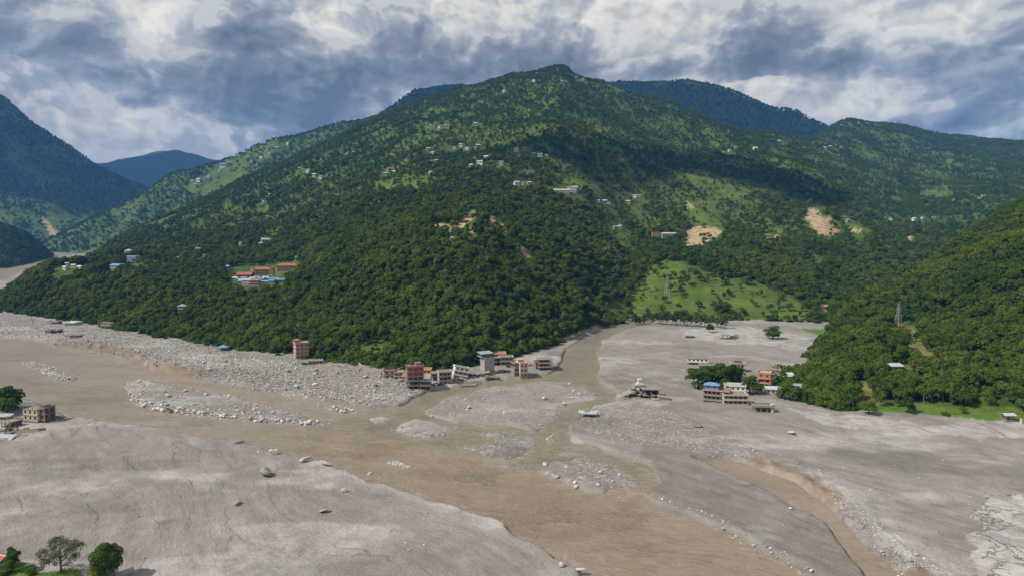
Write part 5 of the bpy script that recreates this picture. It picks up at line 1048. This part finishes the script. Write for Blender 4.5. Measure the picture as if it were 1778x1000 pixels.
for lab, px, py, sz, kd, scl in [('big white block boulder standing at the river edge', 642, 829, 3.9, 'w', (1, .9, 1.1)), ('pyramid-shaped grey boulder on the near mud flat', 461, 825, 6.5, 'g', (1, .8, .85)), ('white boulder above the pyramid-shaped grey one', 476, 788, 4.6, 'w', (1, .7, .9)),
        ('grey broken boulder by the river right of the white one', 530, 801, 5.5, 'g', (1.2, .6, .5)), ('flat grey rock at the river edge left of the big block', 566, 807, 5., 'g', (1.3, .6, .4)), ('white boulder at the near bank below the river bend', 598, 853, 2.6, 'w', (1, .8, .9)), ('flat white rock on the near mud flat', 563, 889, 3.2, 'w', (1.2, .8, .5)),
        ('round white boulder on the dark wet mud', 1389, 878, 3., 'w', (1.1, .9, .8)), ('small white rock right below the round one on wet mud', 1372, 884, 1.6, 'w', (1, 1, .8)), ('dark low rock in the middle of the near mud flat', 413, 875, 3., 'g', (1.4, .6, .5)), ('long dark slab rock on the edge of the river boulder bar', 292, 713, 6.5, 'g', (1.5, .4, .35)), ('flat rock standing in the river below the boulder bar', 256, 718, 4., 'w', (1.3, .6, .35)),
        ('brown rock at the near bank low in the frame', 975, 982, 2.4, 'g', (1, .8, .9)), ('white rock at the bank edge at the bottom of the frame', 1007, 992, 3., 'w', (1.3, .7, .6)), ('dark rock at the near bank in mid frame', 845, 893, 2.6, 'g', (1.2, .7, .5)), ('white rock at the near bank upstream of the dark one', 832, 891, 1.8, 'w', (1, 1, .6)), ('white rock in the shallows near the lower right bank', 1168, 892, 2., 'w', (1, .9, .6)),
        ('white boulder on the tip of the central gravel island', 1000, 848, 2.4, 'w', (1, .8, .7)), ('low grey rock on the far bank of the near flat', 415, 769, 4.2, 'g', (1.4, .6, .4)), ('white angular boulder on the big island near the stream', 1040, 719, 4., 'w', (1, .8, .6)), ('white rock in the middle of the big island', 945, 693, 4., 'w', (1, .8, .7)), ('pale slab in the rubble below the pink house', 500, 645, 4.5, 'w', (1.4, .7, .6)), ('white boulder at the stream bend below the village', 712, 688, 3.2, 'w', (1.1, .9, .7)),
        ('low dark rock mid river below the boulder bar', 423, 752, 3.4, 'g', (1.5, .6, .3)), ('pale rock on the mud below the long building', 1374, 753, 4.6, 'w', (1.4, .9, .3))]:
    boulder(lab, px, py, sz, kd, None, scl)
def scatterpx(polys, n, smin, smax, wt=None):
    out = []
    for p, share in polys:
        xs, ys = [q[0] for q in p], [q[1] for q in p]; c = 0; tries = 0
        while c < n * share and tries < 40000:
            tries += 1; x, y = random.uniform(min(xs), max(xs)), random.uniform(min(ys), max(ys))
            if inpoly(np.array([x]), np.array([y]), p)[0] and -20 < x < 1800: out.append((x, y, random.uniform(smin, smax) * random.uniform(.7, 1.15))); c += 1
    return out
BAR = ISLES[6]; BARF = [(215, 680), (260, 700), (330, 712), (430, 722), (530, 730), (582, 738), (540, 738), (430, 732), (330, 722), (270, 714), (228, 698)]
FARB = [(0, 552), (200, 580), (400, 612), (640, 648), (730, 684), (640, 706), (480, 683), (330, 653), (236, 628), (0, 584)]
for x, y, s_ in scatterpx([(BAR, .35), (BARF, .65)], 130, 1.1, 2.9): boulder(('large' if s_ > 2.2 else 'middling' if s_ > 1.6 else 'small') + ' white boulder in the ' + ('upstream' if x < 340 else 'middle' if x < 460 else 'downstream') + ' part of the long river bar', x, y, s_, 'w', 'boulders of the long river bar')
for x, y, s_ in scatterpx([([(35, 630), (60, 627), (100, 640), (135, 660), (120, 664), (70, 648)], 1)], 34, 1.0, 2.5): boulder('white boulder in the small boulder bar at the upper left', x, y, s_, 'w', 'boulders of the small upper-left bar')
for x, y, s_ in scatterpx([(FARB, 1)], 60, 1.5, 3.6): boulder(('large' if s_ > 2.6 else 'smaller') + ' pale boulder strewn on the far bank ' + ('below the buried white house' if x < 240 else 'below the blue-roofed hut' if x < 460 else 'below the pink house' if x < 600 else 'just left of the village'), x, y, s_, random.choice('wwg'), 'boulders on the far rubble bank')
for x, y, s_ in scatterpx([([(545, 704), (620, 712), (600, 718)], 1)], 10, 1.5, 3.): boulder('white boulder downstream of the long river bar', x, y, s_, 'w', 'boulders downstream of the long bar')
for x, y, s_ in scatterpx([(ISLES[0], .7), (ISLES[4], .3)], 24, 1.1, 2.6): boulder('white rock on the islands at the river junction', x, y, s_, 'w', 'rocks on the junction islands')
# everything smaller is rubble
RC = bpy.data.collections.new('rubble_rocks')
for k in range(3):
    for nm, m_ in (('w', M_ROCKW), ('g', M_ROCKG)): me = rock(340 + k, 1); me.materials.append(m_); RC.objects.link(bpy.data.objects.new('stone_%s%d' % (nm, k), me))   # order: g0 g1 g2 w0 w1 w2
def rubble(name, label, polys, n, smin, smax, white):
    pp = []; 
    for p, share in polys:
        xs, ys = [q[0] for q in p], [q[1] for q in p]; m_ = int(n * share * 3.5); x = RNG.uniform(min(xs), max(xs), m_); y = RNG.uniform(min(ys), max(ys), m_); k = inpoly(x, y, p); pp.append(np.stack([x[k], y[k]], 1)[:int(n * share)])
    pp = np.concatenate(pp); P = []
    for x, y in pp: q = fl(x, y); P.append((q.x, q.y, max(gz(q.x, q.y), float(B(q.y)) - .1)))
    P = np.array(P); n = len(P); s_ = smin + (smax - smin) * RNG.random(n) ** 2.5; P[:, 2] += s_ * .12
    scatter(name, label, P, RNG.uniform(-.6, .6, (n, 3)) + np.stack([np.zeros(n), np.zeros(n), RNG.uniform(0, 6.28, n)], 1), np.stack([s_ * RNG.uniform(.8, 1.4, n), s_, s_ * RNG.uniform(.5, .9, n)], 1), np.where(RNG.random(n) < white, 3, 0) + RNG.integers(0, 3, n), RC)
rubble('rubble', 'grey rubble covering the far river bank', [(FARB, 1)], 9000, .3, 1.9, .25)
rubble('gravel', 'pale cobbles of the river bars', [(BAR, .3), (BARF, .45), (ISLES[7], .05), (ISLES[8], .12), (ISLES[9], .08)], 4200, .25, 1.4, .7)
rubble('gravel', 'stones of the junction islands', [(ISLES[0], .5), (ISLES[1], .08), (ISLES[2], .16), (ISLES[3], .04), ([(985, 800), (1018, 790), (1048, 800), (1085, 818), (1108, 838), (1070, 832), (1020, 812)], .14), (ISLES[10], .04)], 2400, .15, 1.0, .5)
rubble('gravel', 'pale stones on the right river flats', [([(1000, 735), (1060, 705), (1150, 715), (1240, 745), (1330, 795), (1300, 806), (1180, 784), (1050, 770)], .6), ([(1430, 850), (1480, 880), (1560, 950), (1640, 1000), (1560, 1000), (1500, 940), (1450, 885)], .4)], 3000, .15, .8, .6)
rubble('gravel', 'white stones edging the lower right river bank', [([(1115, 850), (1160, 872), (1250, 905), (1320, 950), (1430, 1000), (1400, 1000), (1300, 955), (1240, 914), (1150, 884)], 1)], 420, .2, 1.3, .8)
rubble('gravel', 'scattered stones on the near mud flat', [([(0, 760), (300, 755), (560, 812), (860, 910), (1000, 1000), (0, 1000)], .5), ([(1050, 600), (1350, 610), (1350, 720), (1778, 770), (1778, 1000), (1600, 1000), (1480, 880), (1060, 690)], .5)], 500, .2, 1.0, .6)

# ------------------------------------------------------------------ haze
M_HAZE, t, o = mat('haze'); pv = t.add('ShaderNodeVolumePrincipled'); pv.inputs['Color'].default_value = (.13, .40, 1.0, 1); pv.inputs['Density'].default_value = 6.5e-5; pv.inputs['Anisotropy'].default_value = 0
t.l.new(pv.outputs[0], o.inputs['Volume'])
ZTOP = max(float(q.Z.max()) for q in SHEETS.values()) + 45
put(MB().box(-9400, 9400, -600, 9800, -14, ZTOP).build('haze', M_HAZE), 'thin blue haze filling the valley', kind='stuff')
